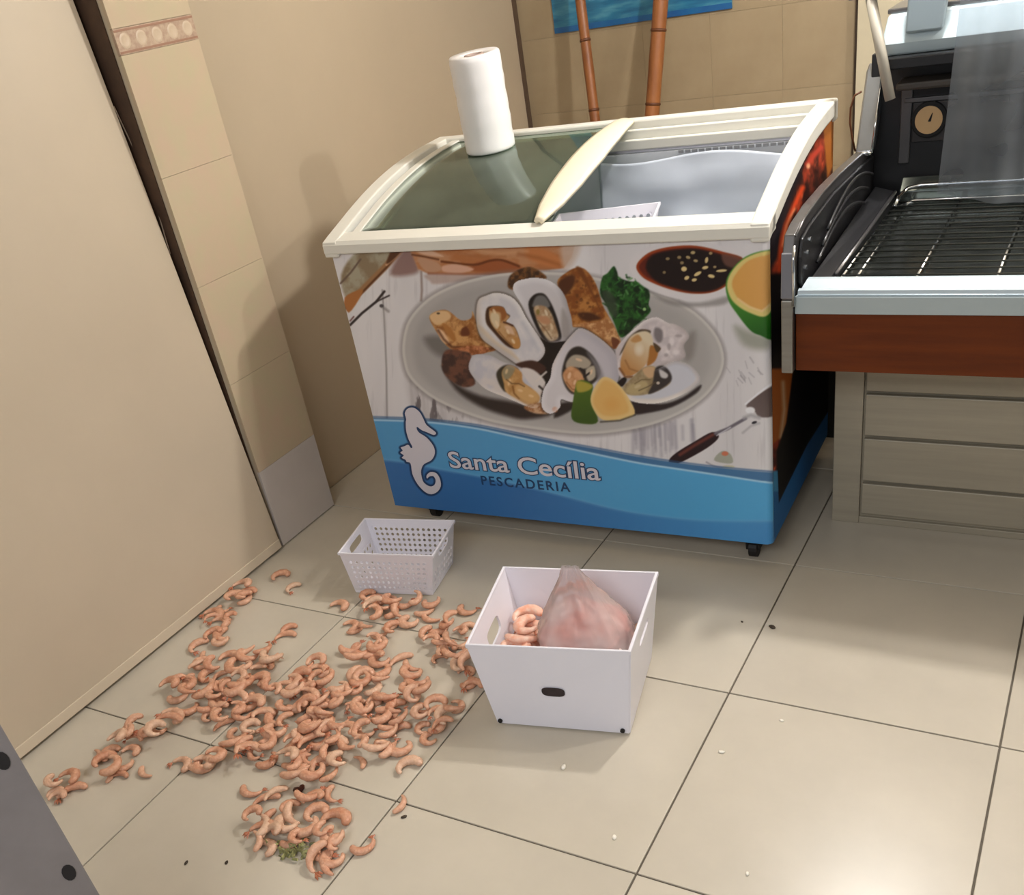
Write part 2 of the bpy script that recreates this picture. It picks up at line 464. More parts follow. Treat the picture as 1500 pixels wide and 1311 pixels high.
# castors
for cx_, cy_ in ((0.10, 0.10), (FW-0.07, 0.07), (0.10, FD-0.1), (FW-0.07, FD-0.1)):
    e = MB()
    e.tube([(cx_-0.012, cy_, 0.028), (cx_+0.012, cy_, 0.028)], 0.028, 16)
    w = e.build('castor', M_rubber, fz, smooth=False)
    MB().prism([(cx_-0.02, cy_-0.02, 0.03), (cx_-0.02, cy_+0.02, 0.03), (cx_-0.02, cy_+0.025, 0.085), (cx_-0.02, cy_-0.025, 0.085)], (0.006, 0, 0)).prism(
        [(cx_+0.014, cy_-0.02, 0.03), (cx_+0.014, cy_+0.02, 0.03), (cx_+0.014, cy_+0.025, 0.085), (cx_+0.014, cy_-0.025, 0.085)], (0.006, 0, 0)).build('fork', M_blackm, w)

# ------------------------------------------------------------------ painter for the printed wrap
class Canvas:
    def __init__(s, px, py):
        s.x, s.y = px, py
        s.c = np.zeros((len(px), 3)); s.c[:] = 0.5
    def sel(s, pts, mg):
        a = np.array(pts); lo = a.min(0)-mg; hi = a.max(0)+mg
        return np.nonzero((s.x > lo[0]) & (s.x < hi[0]) & (s.y > lo[1]) & (s.y < hi[1]))[0]
    def sdf(s, idx, pts, closed=True):
        X, Y = s.x[idx], s.y[idx]
        d = np.full(len(idx), 1e9); ins = np.zeros(len(idx), bool)
        n = len(pts)
        for i in range(n if closed else n-1):
            x0, y0 = pts[i]; x1, y1 = pts[(i+1) % n]
            dx, dy = x1-x0, y1-y0; L = dx*dx+dy*dy+1e-9
            t = np.clip(((X-x0)*dx+(Y-y0)*dy)/L, 0, 1)
            d = np.minimum(d, (X-x0-t*dx)**2+(Y-y0-t*dy)**2)
            if closed:
                cr = (y0 > Y) != (y1 > Y)
                xi = x0+(Y-y0)*dx/(dy if abs(dy) > 1e-9 else 1e-9)
                ins ^= cr & (X < xi)
        d = np.sqrt(d)
        return np.where(ins, -d, d) if closed else d
    def put(s, idx, cov, col):
        col = np.asarray(col, float)
        s.c[idx] = s.c[idx]*(1-cov[:, None]) + col*cov[:, None]
    def nz(s, idx, sc, seed=0, sy=1.0):
        X, Y = s.x[idx]/sc, s.y[idx]/sc*sy
        return vnoise(X+seed*17.3, Y+seed*9.1)
    def fill(s, pts, rgb, soft=1.2, rgb2=None, nsc=8, seed=0, grow=0, a=1.0, smooth=True, grad=None, thr=None, sy=1.0):
        if smooth: pts = spline(pts)
        idx = s.sel(pts, soft*2+grow+1)
        if len(idx) == 0: return
        d = s.sdf(idx, pts)-grow
        cov = np.clip(0.5-d/(2*soft), 0, 1); cov = cov*cov*(3-2*cov)*a
        col = np.tile(np.array(rgb, float), (len(idx), 1))
        if grad:
            (gx0, gy0), (gx1, gy1), g2 = grad
            gx, gy = gx1-gx0, gy1-gy0
            t = np.clip(((s.x[idx]-gx0)*gx+(s.y[idx]-gy0)*gy)/(gx*gx+gy*gy), 0, 1)[:, None]
            col = col*(1-t)+np.array(g2, float)*t
        if rgb2 is not None:
            n = s.nz(idx, nsc, seed, sy)
            t = np.clip((n-0.35)/0.3, 0, 1) if thr is None else np.clip((n-thr)/0.12, 0, 1)
            col = col*(1-t[:, None])+np.array(rgb2, float)*t[:, None]
        s.put(idx, cov, col)
    def stroke(s, pts, w, rgb, soft=1.0, a=1.0, smooth=False):
        if smooth: pts = spline(pts, False)
        idx = s.sel(pts, w+soft*2)
        if len(idx) == 0: return
        d = s.sdf(idx, pts, False)-w/2
        cov = np.clip(0.5-d/(2*soft), 0, 1)*a
        s.put(idx, cov, rgb)
    def rim(s, pts, w, rgb, a=0.8, side=None):
        """inner band along the outline; side=(dx,dy) keeps only the part that faces that way"""
        pts = spline(pts); idx = s.sel(pts, 1)
        if len(idx) == 0: return
        d = -s.sdf(idx, pts)
        cov = np.where(d > 0, np.clip(1-d/w, 0, 1), 0)*a
        if side:
            c = np.mean(np.array(pts), 0)
            X, Y = s.x[idx]-c[0], s.y[idx]-c[1]; n = np.hypot(X, Y)+1e-6
            cov = cov*np.clip((X*side[0]+Y*side[1])/n*1.4, 0, 1)
        s.put(idx, cov, rgb)
    def blob(s, c, r, rgb, soft=1.0, a=1.0, ang=0.0):
        pts = [(c[0]+r[0]*math.cos(t)*math.cos(ang)-r[1]*math.sin(t)*math.sin(ang),
                c[1]+r[0]*math.cos(t)*math.sin(ang)+r[1]*math.sin(t)*math.cos(ang)) for t in np.linspace(0, 2*math.pi, 15)[:-1]]
        s.fill(pts, rgb, soft, a=a, smooth=False)
    def glow(s, c, r, rgb, a=1.0, ang=0.0):            # soft patch
        idx = s.sel([(c[0]-max(r), c[1]-max(r)), (c[0]+max(r), c[1]+max(r))], 2)
        X, Y = s.x[idx]-c[0], s.y[idx]-c[1]
        u = (X*math.cos(ang)+Y*math.sin(ang))/r[0]; v = (-X*math.sin(ang)+Y*math.cos(ang))/r[1]
        s.put(idx, np.clip(1-(u*u+v*v), 0, 1)**1.2*a, rgb)
_tab = np.random.default_rng(3).random((256, 256))
def vnoise(X, Y):
    out = 0; amp = 0.55; tot = 0
    for o in range(4):
        xi = np.floor(X).astype(int); yi = np.floor(Y).astype(int); fx = X-xi; fy = Y-yi
        fx = fx*fx*(3-2*fx); fy = fy*fy*(3-2*fy)
        a = _tab[xi % 256, yi % 256]; b = _tab[(xi+1) % 256, yi % 256]; c = _tab[xi % 256, (yi+1) % 256]; d = _tab[(xi+1) % 256, (yi+1) % 256]
        out = out+amp*((a*(1-fx)+b*fx)*(1-fy)+(c*(1-fx)+d*fx)*fy); tot += amp
        amp *= 0.5; X = X*2.03+5.1; Y = Y*2.03+1.7
    return out/tot
def spline(pts, closed=True, k=4):
    P = [np.array(p, float) for p in pts]; n = len(P); out = []
    for i in range(n if closed else n-1):
        g_ = (lambda j: P[j % n]) if closed else (lambda j: P[min(max(j, 0), n-1)])
        p0, p1, p2, p3 = g_(i-1), g_(i), g_(i+1), g_(i+2)
        for q in range(k):
            t = q/k
            out.append(tuple(0.5*((2*p1)+(-p0+p2)*t+(2*p0-5*p1+4*p2-p3)*t*t+(-p0+3*p1-3*p2+p3)*t**3)))
    if not closed: out.append(tuple(P[-1]))
    return out

def print_mesh(name, fn, nu, nv, painter, parent, rough=0.3):
    """flat print: a fine grid on the panel with a colour per vertex"""
    uu, vv = np.meshgrid(np.linspace(0, 1, nu+1), np.linspace(0, 1, nv+1))
    L = fn(uu.ravel(), vv.ravel())                      # local coords (n,3)
    Wd = FOv + L[:, :1]*fex + L[:, 1:2]*fey + np.array([0, 0, 1.0])*L[:, 2:3]
    px, py = proj_many(Wd)
    cv = Canvas(px, py); painter(cv)
    me = bpy.data.meshes.new(name)
    n = (nu+1)*(nv+1)
    me.vertices.add(n); me.vertices.foreach_set('co', L.astype(np.float32).ravel())
    i, j = np.meshgrid(np.arange(nu), np.arange(nv)); a = (j*(nu+1)+i).ravel()
    q = np.stack([a, a+1, a+nu+2, a+nu+1], 1)
    me.loops.add(q.size); me.loops.foreach_set('vertex_index', q.ravel())
    me.polygons.add(len(q)); me.polygons.foreach_set('loop_start', np.arange(0, q.size, 4)); me.polygons.foreach_set('loop_total', np.full(len(q), 4))
    me.polygons.foreach_set('use_smooth', np.ones(len(q), bool))
    me.update(); me.validate()
    at = me.color_attributes.new('print', 'FLOAT_COLOR', 'POINT')
    c = np.clip(cv.c/255, 0, 1)
    cl = np.where(c <= 0.04045, c/12.92, ((c+0.055)/1.055)**2.4)
    at.data.foreach_set('color', np.concatenate([cl, np.ones((n, 1))], 1).astype(np.float32).ravel())
    o = bpy.data.objects.new(name, me); COL.objects.link(o); o.parent = parent
    me.materials.append(attr_mat(name+'_print', rough, 0.4 if rough < 0.5 else 0.15))
    return o

def paint_front(cv):
    A = np.arange(len(cv.x))
    # whitewashed planks
    n = vnoise(cv.x/60, cv.y/220); n2 = vnoise(cv.x/5+40, cv.y/60)
    base = np.array([222, 219, 221])-(n[:, None]-0.5)*np.array([26, 26, 24])-np.clip(n2[:, None]-0.6, 0, 1)*np.array([60, 62, 60])
    cv.c[:] = base
    cv.stroke([(560, 425), (563, 470), (566, 540), (567, 612)], 2.2, (150, 145, 145), 1.2, 0.9)
    cv.stroke([(617, 398), (618, 425), (617, 440)], 3, (140, 120, 112), 1.5, 0.8)
    for k in range(26):                                # cracked grain patches
        x = 598+rng.uniform(0, 55); y = 552+(x-598)*0.75+rng.uniform(-4, 14)
        cv.stroke([(x, y), (x+rng.uniform(0, 5), y+rng.uniform(12, 34)), (x+rng.uniform(2, 10), y+rng.uniform(36, 60))], rng.uniform(.8, 3.0), (112, 104, 106), 2.0, 0.45)
    cv.fill([(594, 550), (612, 552), (640, 574), (676, 606), (668, 618), (640, 618), (606, 612)], (205, 201, 202), 6, rgb2=(104, 96, 98), nsc=11, seed=21, thr=0.56, sy=0.35, a=0.8)
    for k in range(34):
        x = rng.uniform(925, 1015); y = 628-(x-925)*0.12+rng.uniform(-4, 6)
        cv.stroke([(x, y), (x+rng.uniform(-1, 3), y+rng.uniform(15, 45))], rng.uniform(1.5, 5), (150, 146, 158), 2.2, 0.4)
    for k in range(14):
        x = rng.uniform(1062, 1112); y = rng.uniform(520, 560)
        cv.stroke([(x, y), (x+rng.uniform(2, 8), y+rng.uniform(3, 12))], rng.uniform(.8, 2), (160, 156, 162), 1.0, 0.6)
    # bundle at the upper left
    cv.fill([(500, 402), (528, 366), (584, 362), (583, 372), (545, 412), (520, 436), (508, 440)], (168, 160, 138), 3, rgb2=(140, 122, 96), nsc=14)
    cv.stroke([(499, 415), (514, 399), (528, 380)], 2.6, (104, 84, 72), 1)
    cv.stroke([(507, 447), (531, 424), (564, 391), (587, 366)], 9, (158, 116, 78), 1.5)
    cv.stroke([(506, 452), (531, 428), (566, 392), (586, 368)], 3, (92, 50, 22), 1.2)
    cv.fill([(505, 436), (528, 424), (530, 431), (511, 458)], (172, 110, 58), 1.5)
    cv.stroke([(566, 388), (586, 372)], 3, (206, 160, 122), 1)
    cv.fill([(576, 362), (586, 362), (586, 370), (572, 384), (566, 384)], (84, 46, 24), 2)
    cv.fill([(586, 372), (602, 362), (614, 392), (604, 402), (572, 402)], (132, 98, 92), 5, a=0.85)
    cv.stroke([(513, 476), (530, 459), (551, 442), (563, 427)], 3.4, (40, 30, 32), 1)
    cv.stroke([(551, 442), (570, 433)], 2.2, (48, 38, 40), 1)
    cv.stroke([(513, 470), (518, 464)], 2, (110, 70, 66), 1)
    cv.stroke([(558, 448), (569, 456)], 3, (120, 112, 112), 2, 0.7)
    cv.blob((559, 448), (3, 2.5), (82, 76, 78), 1.2)
    # kraft napkin
    nap = [(596, 358), (604, 374), (612, 394), (628, 401), (680, 402), (742, 401), (770, 396), (800, 396), (826, 393), (838, 376), (842, 358)]
    cv.fill(nap, (192, 138, 98), 2.2, rgb2=(178, 112, 66), nsc=22, sy=2.2, smooth=False, seed=2)
    cv.fill([(700, 384), (735, 381), (764, 391), (744, 399), (690, 397)], (158, 88, 50), 3)
    cv.fill([(770, 362), (800, 366), (828, 384), (815, 392), (775, 380)], (196, 124, 72), 4)
    cv.stroke([(647, 383), (693, 388), (717, 382), (735, 381), (760, 390)], 3.2, (108, 54, 24), 1.3, smooth=True)
    cv.stroke([(604, 373), (622, 376), (642, 380)], 2.6, (104, 58, 34), 1.2)
    cv.fill([(604, 364), (628, 366), (650, 376), (620, 373)], (218, 178, 150), 2)
    cv.fill([(648, 390), (668, 387), (694, 394), (676, 400), (650, 398)], (216, 170, 146), 2)
    cv.fill([(612, 378), (640, 384), (646, 396), (624, 398)], (192, 148, 118), 2)
    cv.stroke([(628, 401), (680, 402), (742, 401)], 3, (150, 90, 66), 1.6, 0.8)
    cv.fill([(626, 402), (700, 404), (690, 410), (640, 416), (630, 412)], (170, 140, 128), 3, a=0.6)
    cv.stroke([(690, 364), (730, 372), (772, 368)], 4, (214, 164, 122), 3, 0.7); cv.stroke([(760, 372), (790, 378), (820, 388)], 5, (152, 86, 44), 3, 0.6)
    cv.stroke([(660, 368), (700, 376), (740, 376)], 3, (164, 104, 64), 2.5, 0.6); cv.fill([(822, 358), (850, 358), (840, 386), (826, 394)], (206, 186, 172), 6, a=0.8)
    # plate
    plate = [(590, 500), (599, 468), (626, 438), (663, 418), (709, 405), (760, 399), (850, 402), (951, 428), (1007, 449.5), (1045, 484), (1060, 518),
             (1056, 548), (1034, 580), (994, 607), (940, 626), (862, 636), (778, 628), (709, 615), (640, 587), (602, 556), (591, 528)]
    cv.fill(plate, (120, 112, 112), 4, grow=4, a=0.5)
    cv.fill(plate, (206, 203, 198), 1.3)
    cv.fill(plate, (178, 174, 172), 2.0, grow=-4, grad=((700, 410), (720, 600), (186, 183, 180)))
    cv.fill([(x+(825-x)*0.075, y+(512-y)*0.12) for x, y in plate], (164, 160, 159), 9, grad=((640, 430), (980, 600), (176, 174, 172)))
    cv.fill([(x+(825-x)*0.10, y+(510-y)*0.16) for x, y in plate], (170, 166, 164), 12, a=0.8)
    # shadows on the plate
    cv.fill([(622, 494), (650, 494), (668, 520), (650, 524), (630, 512)], (108, 104, 100), 7, a=0.85)
    cv.fill([(648, 536), (668, 562), (704, 580), (756, 590), (806, 606), (770, 614), (742, 609), (703, 595), (667, 570)], (50, 42, 40), 5)
    cv.fill([(812, 612), (838, 600), (840, 590), (820, 592)], (48, 42, 40), 3)
    cv.fill([(922, 588), (968, 592), (1000, 582), (1026, 564), (1020, 576), (985, 596), (948, 605), (926, 606)], (44, 36, 36), 2.5)
    cv.fill([(1000, 500), (1018, 486), (1016, 520), (1004, 528)], (128, 122, 116), 7, a=0.7)
    # dark fill among the shells
    cv.fill([(795, 490), (828, 490), (826, 520), (808, 560), (800, 580), (786, 556), (782, 530)], (30, 24, 22), 2)
    # brown bread behind, upper
    cv.fill([(816, 414), (830, 399), (845, 392), (859, 396), (873, 416), (883, 447), (892, 464), (909, 500), (899, 511), (876, 494), (855, 480), (836, 476), (830, 440)],
            (182, 122, 62), 1.5, rgb2=(132, 74, 30), nsc=9, seed=4)
    cv.fill([(818, 414), (838, 402), (842, 414), (832, 430), (824, 432)], (84, 46, 24), 3)
    cv.fill([(844, 394), (854, 396), (872, 436), (880, 456), (866, 430)], (116, 64, 26), 2.5)
    cv.fill([(846, 459), (866, 458), (880, 467), (858, 470)], (76, 40, 18), 3)
    cv.fill([(840, 476), (880, 470), (892, 466), (909, 500), (898, 508), (876, 490), (855, 480)], (214, 168, 118), 2.5, rgb2=(168, 112, 66), nsc=6, seed=6)
    cv.fill([(896, 494), (908, 500), (899, 511)], (112, 62, 40), 1.5)
    for k in range(20):
        cv.blob((rng.uniform(832, 884), rng.uniform(408, 462)), (rng.uniform(1, 3), rng.uniform(1, 3)), (100, 56, 24), 1.2, 0.7)
    # kale
    kale = [(882, 407), (890, 400), (899, 390), (904, 398), (907, 406), (922, 412), (938, 413), (948, 419), (952, 432), (950, 446), (953, 456), (940, 470), (930, 478), (922, 487), (909, 494), (900, 474), (888, 446), (879, 430)]
    cv.fill(kale, (40, 92, 34), 1.6, rgb2=(14, 38, 16), nsc=8, seed=1)
    for k in range(90):
        x, y = rng.uniform(884, 950), rng.uniform(402, 482)
        if x-880 < (y-440)*0.7: continue
        l = rng.uniform(2, 7); an = rng.uniform(0, 6.28)
        cv.stroke([(x, y), (x+l*math.cos(an), y+l*math.sin(an))], rng.uniform(1.2, 3), [(60, 124, 50), (16, 44, 18), (30, 78, 28), (92, 146, 84)][k % 4], 1.1, 0.75)
    cv.fill([(882, 430), (892, 426), (902, 440), (904, 462), (896, 462)], (56, 66, 52), 3, a=0.8)
    cv.blob((944, 453), (2.5, 2.5), (150, 190, 120), 1.2)
    # left bread chunk
    ch = [(629, 466), (640, 456), (656, 455), (675, 469), (690, 466), (692, 456), (698, 472), (702, 490), (714, 503), (728, 512), (700, 518), (672, 516), (656, 508), (644, 493)]
    cv.fill(ch, (206, 154, 96), 1.4, rgb2=(150, 94, 48), nsc=8, seed=9)
    cv.fill([(629, 464), (640, 456), (655, 456), (660, 466), (640, 476)], (222, 184, 136), 2)
    cv.fill([(648, 474), (660, 480), (668, 496), (664, 500), (654, 488)], (176, 116, 58), 2)
    cv.fill([(676, 482), (684, 478), (688, 490), (676, 492)], (108, 56, 30), 2)
    cv.fill([(640, 482), (650, 486), (658, 502), (648, 500)], (228, 188, 148), 2)
    cv.stroke([(642, 484), (650, 497), (662, 508), (690, 510), (720, 511)], 3, (84, 44, 26), 1.5, 0.8)
    cv.fill([(664, 512), (690, 506), (716, 510), (708, 518), (680, 520)], (196, 126, 84), 1.5, rgb2=(140, 80, 44), nsc=5)
    cv.blob((642, 459), (2.5, 1.5), (90, 70, 50), 1)
    # upper oyster (behind)
    cv.fill([(744, 420), (747, 404), (762, 394), (777, 391), (792, 398), (800, 408), (770, 412), (754, 424)], (66, 42, 26), 1.8, rgb2=(120, 78, 42), nsc=6, seed=3)
    o2 = [(752, 425), (755, 414), (768, 409), (787, 407), (808, 413), (824, 428), (832, 449), (838, 472), (836, 496), (822, 500), (800, 500), (780, 478), (764, 446)]
    cv.fill(o2, (214, 211, 216), 1.4, grad=((760, 410), (820, 500), (196, 190, 190)))
    cv.fill([(824, 452), (834, 470), (834, 494), (824, 494), (822, 474)], (150, 142, 138), 4, a=0.7)
    cv.fill([(774, 446), (782, 432), (796, 430), (806, 442), (814, 460), (820, 480), (822, 496), (812, 501), (797, 499), (782, 472)], (34, 28, 26), 1.8)
    cv.fill([(780, 446), (786, 434), (798, 434), (806, 448), (796, 452), (782, 450)], (112, 110, 108), 2.2)
    cv.fill([(782, 450), (796, 448), (806, 456), (814, 476), (818, 494), (806, 500), (794, 486), (786, 468)], (204, 182, 150), 2, rgb2=(168, 134, 100), nsc=9, seed=5)
    cv.fill([(786, 464), (802, 464), (806, 474), (794, 474)], (190, 140, 104), 2.5)
    cv.blob((788, 457), (2.5, 4), (138, 118, 60), 1.5)
    cv.rim(o2, 10, (236, 234, 238), 0.8, (-.2, -1)); cv.rim(o2, 9, (150, 146, 150), 0.6, (1, .3))
    cv.stroke([(788, 470), (800, 484), (808, 496)], 1.6, (120, 88, 60), 1, 0.8); cv.blob((800, 458), (2, 5), (232, 218, 190), 1.5, 0.8, -.4); cv.blob((808, 478), (2, 5), (226, 204, 170), 1.5, 0.8, -.3)
    # big oyster, left
    o1 = [(700, 441), (713, 432.7), (728, 429), (747, 434), (760, 446), (771, 466), (787, 490), (797, 507), (797, 519), (787, 530), (777, 529), (761, 534), (747, 526), (720, 507), (705, 494), (698, 470)]
    cv.fill(o1, (60, 46, 36), 3, grow=2, a=0.6)
    cv.fill(o1, (224, 219, 219), 1.4, rgb2=(206, 203, 208), nsc=22)
    cv.fill([(700, 476), (708, 490), (724, 504), (750, 522), (762, 530), (750, 514), (728, 500), (712, 484)], (216, 200, 180), 3)
    cv.fill([(713, 452), (724, 448), (737, 450), (741, 458), (747, 463), (741, 471), (753, 478), (760, 494), (761, 507), (753, 511), (740, 505), (723, 487), (712, 472)], (70, 42, 24), 1.8)
    cv.fill([(717, 454), (726, 449), (737, 451), (741, 459), (746, 464), (741, 472), (753, 479), (760, 494), (762, 507), (754, 510), (744, 502), (728, 486), (718, 470)], (198, 156, 108), 1.6, rgb2=(180, 130, 78), nsc=9, seed=7)
    cv.fill([(716, 453), (726, 449), (737, 451), (742, 462), (735, 470), (733, 458), (722, 456)], (150, 92, 46), 1.8)
    cv.fill([(719, 459), (730, 460), (732, 472), (728, 482), (720, 472)], (216, 196, 160), 2)
    cv.fill([(739, 478), (748, 478), (754, 490), (746, 488)], (216, 180, 148), 2)
    cv.fill([(752, 494), (761, 498), (760, 510), (752, 508)], (194, 138, 76), 2)
    cv.stroke([(738, 472), (744, 474), (751, 477)], 2.4, (88, 52, 34), 1)
    cv.rim(o1, 9, (240, 236, 234), 0.85, (.6, -.8)); cv.rim(o1, 10, (176, 158, 138), 0.6, (-.9, .5)); cv.rim(o1, 6, (196, 190, 192), 0.6, (.4, 1))
    for q in ((724, 456, 2, 4), (728, 474, 2, 5), (744, 486, 2, 4), (752, 500, 2, 4)): cv.blob(q[:2], q[2:], (236, 214, 178), 1.4, 0.8, -.5)
    cv.stroke([(766, 474), (778, 494), (788, 512)], 5, (190, 190, 198), 4, 0.7)
    cv.stroke([(731, 486), (741, 498), (750, 506)], 1.6, (128, 84, 46), 1, 0.8)
    # lower left oyster
    cv.fill([(648, 522), (656, 512), (676, 514), (690, 520), (690, 542), (696, 562), (679, 567), (660, 557), (648, 542)], (66, 44, 40), 2, rgb2=(110, 70, 54), nsc=9, seed=8)
    o3 = [(687, 541), (689, 527), (697, 519.6), (718, 521), (736, 530), (762, 537), (777, 544), (798, 560), (793, 583), (790, 595), (777, 597), (755, 588), (738, 581), (712, 570), (696, 555)]
    cv.fill(o3, (214, 210, 212), 1.5, rgb2=(198, 196, 204), nsc=14, grad=((700, 530), (760, 590), (222, 208, 196)))
    cv.fill([(755, 534), (776, 528), (792, 532), (800, 540), (790, 548), (772, 542)], (70, 44, 36), 2)
    cv.fill([(764, 540), (782, 542), (799, 560), (790, 574), (774, 560)], (220, 212, 208), 2)
    cv.fill([(727, 548), (735, 537), (747, 534), (760, 542), (752, 560), (742, 574), (733, 566)], (60, 54, 42), 2)
    cv.fill([(735, 546), (742, 536), (752, 536), (764, 546), (766, 559), (780, 570), (790, 580), (788, 590), (776, 594), (757, 585), (741, 574), (738, 562)], (206, 162, 106), 1.8, rgb2=(186, 136, 78), nsc=10, seed=11)
    cv.fill([(736, 544), (744, 536), (754, 540), (748, 552), (740, 556)], (150, 138, 108), 2)
    cv.fill([(755, 566), (768, 564), (784, 574), (788, 586), (774, 590), (758, 580)], (214, 170, 112), 3)
    cv.stroke([(751, 566), (753, 576), (760, 584)], 2, (140, 92, 44), 1.2)
    cv.fill([(770, 594), (792, 590), (798, 600), (804, 606), (786, 606), (770, 600)], (206, 166, 130), 2, rgb2=(160, 108, 70), nsc=5)
    cv.rim(o3, 7, (238, 230, 222), 0.8, (-.5, 1)); cv.rim(o3, 8, (176, 174, 182), 0.5, (-.6, -1))
    for q in ((746, 560, 2, 5), (762, 572, 4, 2), (778, 580, 4, 2), (742, 544, 2, 4)): cv.blob(q[:2], q[2:], (238, 206, 158), 1.5, 0.75, .3)
    cv.stroke([(742, 556), (750, 562), (760, 562), (768, 566)], 1.8, (112, 78, 44), 1, 0.8); cv.stroke([(800, 545), (792, 552), (786, 558)], 3, (226, 216, 208), 1.2, 0.9)
    cv.stroke([(790, 566), (797, 572), (794, 580)], 3, (40, 32, 30), 1.2, 0.9)
    # centre oyster
    o4 = [(851, 481), (875, 493), (899, 515), (907, 539), (904, 560), (890, 566), (868, 582), (840, 589), (822, 585), (820, 597), (806, 606), (794, 596), (796, 572), (806, 554), (810, 533), (824, 507), (838, 490)]
    cv.fill(o4, (36, 28, 26), 3, grow=1.5, a=0.6)
    cv.fill(o4, (218, 213, 216), 1.4, grad=((820, 560), (890, 520), (194, 189, 196)))
    cv.fill([(823, 549), (828, 525), (837, 511), (851, 508), (868, 521), (879, 542), (875, 556), (846, 577), (831, 571)], (50, 44, 40), 2.2)
    cv.fill([(860, 516), (876, 532), (884, 552), (876, 560), (872, 540)], (140, 136, 140), 4, a=0.8)
    cv.fill([(830, 530), (840, 520), (856, 522), (866, 532), (858, 540), (842, 538), (830, 540)], (176, 164, 146), 2)
    cv.fill([(824, 550), (834, 537), (848, 542), (856, 558), (846, 575), (834, 570)], (214, 162, 118), 2, rgb2=(196, 138, 92), nsc=10, seed=12)
    cv.fill([(858, 542), (870, 536), (872, 552), (862, 558)], (188, 176, 156), 2)
    cv.stroke([(850, 540), (856, 544), (856, 552), (864, 546)], 2.6, (40, 34, 32), 1)
    cv.blob((813, 600), (4, 4), (208, 150, 118), 2)
    cv.rim(o4, 9, (238, 234, 238), 0.75, (-1, .2)); cv.rim(o4, 14, (170, 166, 176), 0.65, (1, -.3)); cv.rim(o4, 5, (206, 196, 190), 0.6, (-.2, -1))
    for q in ((834, 550, 2.5, 5), (842, 560, 2, 4), (848, 527, 5, 2), (866, 545, 2, 4)): cv.blob(q[:2], q[2:], (238, 206, 172), 1.5, 0.8, .3)
    cv.stroke([(830, 560), (838, 570), (846, 572)], 1.8, (150, 96, 56), 1, 0.8)
    # right upper oyster
    o5 = [(902, 513), (914, 496), (935, 477), (946, 469), (962, 464.7), (978, 473), (989, 475.5), (1004, 484), (1009, 494), (1001, 506), (1004, 521), (994, 529), (976, 534), (957, 538), (921, 553), (907, 550), (904, 529)]
    cv.fill(o5, (220, 210, 210), 1.5, rgb2=(200, 190, 192), nsc=12, seed=13)
    cv.fill([(960, 480), (970, 484), (970, 498), (964, 502), (958, 492)], (130, 122, 124), 2.5)
    cv.fill([(908, 520), (920, 496), (936, 483), (952, 484), (950, 490), (930, 492)], (78, 64, 50), 1.8)
    cv.fill([(910, 524), (921, 496), (937, 486), (951, 487), (957, 502), (952, 522), (941, 540), (922, 551), (910, 543)], (222, 206, 176), 1.8, grad=((948, 500), (914, 540), (188, 134, 78)))
    cv.fill([(924, 498), (934, 490), (940, 498), (930, 502)], (196, 146, 92), 2)
    cv.glow((936, 512), (9, 12), (236, 226, 206), 0.8)
    cv.fill([(953, 506), (964, 512), (960, 528), (948, 536), (950, 522)], (170, 112, 52), 1.8)
    cv.fill([(957, 502), (968, 510), (962, 516)], (84, 66, 44), 1.5)
    cv.stroke([(908, 540), (916, 552), (926, 552)], 3, (130, 82, 42), 1.5)
    cv.fill([(903, 563), (913, 553), (918, 556), (912, 566)], (28, 22, 22), 1.5)
    cv.rim(o5, 6, (240, 234, 232), 0.75, (-.2, -1)); cv.rim(o5, 8, (168, 156, 154), 0.6, (1, .2))
    for q in ((984, 500, 4, 6), (990, 516, 5, 4), (978, 516, 3, 4)): cv.blob(q[:2], q[2:], (236, 228, 228), 2.5, 0.8)
    for q in ((980, 508, 2.5, 5), (976, 520, 3, 2.5), (994, 492, 5, 2)): cv.blob(q[:2], q[2:], (160, 148, 150), 2, 0.7)
    cv.stroke([(916, 528), (922, 540), (934, 544)], 2, (146, 96, 50), 1.5, 0.7)
    # right lower oyster
    o6 = [(911, 572), (921, 585), (942, 591), (968, 589.7), (998, 579), (1020, 564), (1025, 553), (1015, 539), (1001, 531), (984, 530), (965, 540), (930, 556)]
    cv.fill(o6, (226, 218, 212), 1.4)
    cv.fill([(925, 578), (950, 584), (975, 582), (1000, 572), (1019, 557), (1013, 541), (1000, 533), (984, 533), (966, 545)], (206, 207, 216), 3)
    cv.fill([(911, 570), (925, 554), (942, 539), (957, 536), (966, 545), (982, 556), (976, 566), (950, 577), (925, 579)], (176, 158, 124), 1.8, rgb2=(150, 130, 96), nsc=8, seed=14)
    cv.fill([(941, 541), (956, 537), (962, 548), (950, 554)], (206, 170, 130), 2)
    cv.fill([(960, 540), (972, 536), (982, 546), (983, 558), (968, 570), (950, 577), (956, 562)], (58, 52, 50), 2)
    cv.fill([(966, 541), (978, 548), (976, 554), (968, 552)], (206, 202, 200), 1.8)
    cv.blob((964, 561), (2.6, 2.2), (200, 188, 172), 1)
    cv.fill([(916, 574), (926, 562), (946, 558), (948, 570), (930, 578)], (186, 166, 122), 3)
    cv.rim(o6, 6, (242, 236, 230), 0.85, (.1, 1)); cv.rim(o6, 7, (168, 166, 174), 0.6, (.8, -.8))
    cv.stroke([(930, 562), (940, 556), (952, 556)], 1.6, (112, 94, 62), 1, 0.8); cv.stroke([(936, 572), (950, 566), (960, 560)], 1.6, (96, 82, 58), 1, 0.8)
    cv.blob((934, 566), (5, 2.4), (206, 190, 150), 1.5, 0.8, -.4)
    # lime wedges
    cv.fill([(838, 614), (839, 590), (847, 558), (868, 564), (866, 586), (876, 617), (856, 621)], (84, 112, 38), 1.6, grad=((850, 562), (856, 612), (60, 88, 32)))
    cv.fill([(846, 558), (867, 564), (862, 572), (846, 574)], (176, 160, 66), 2)
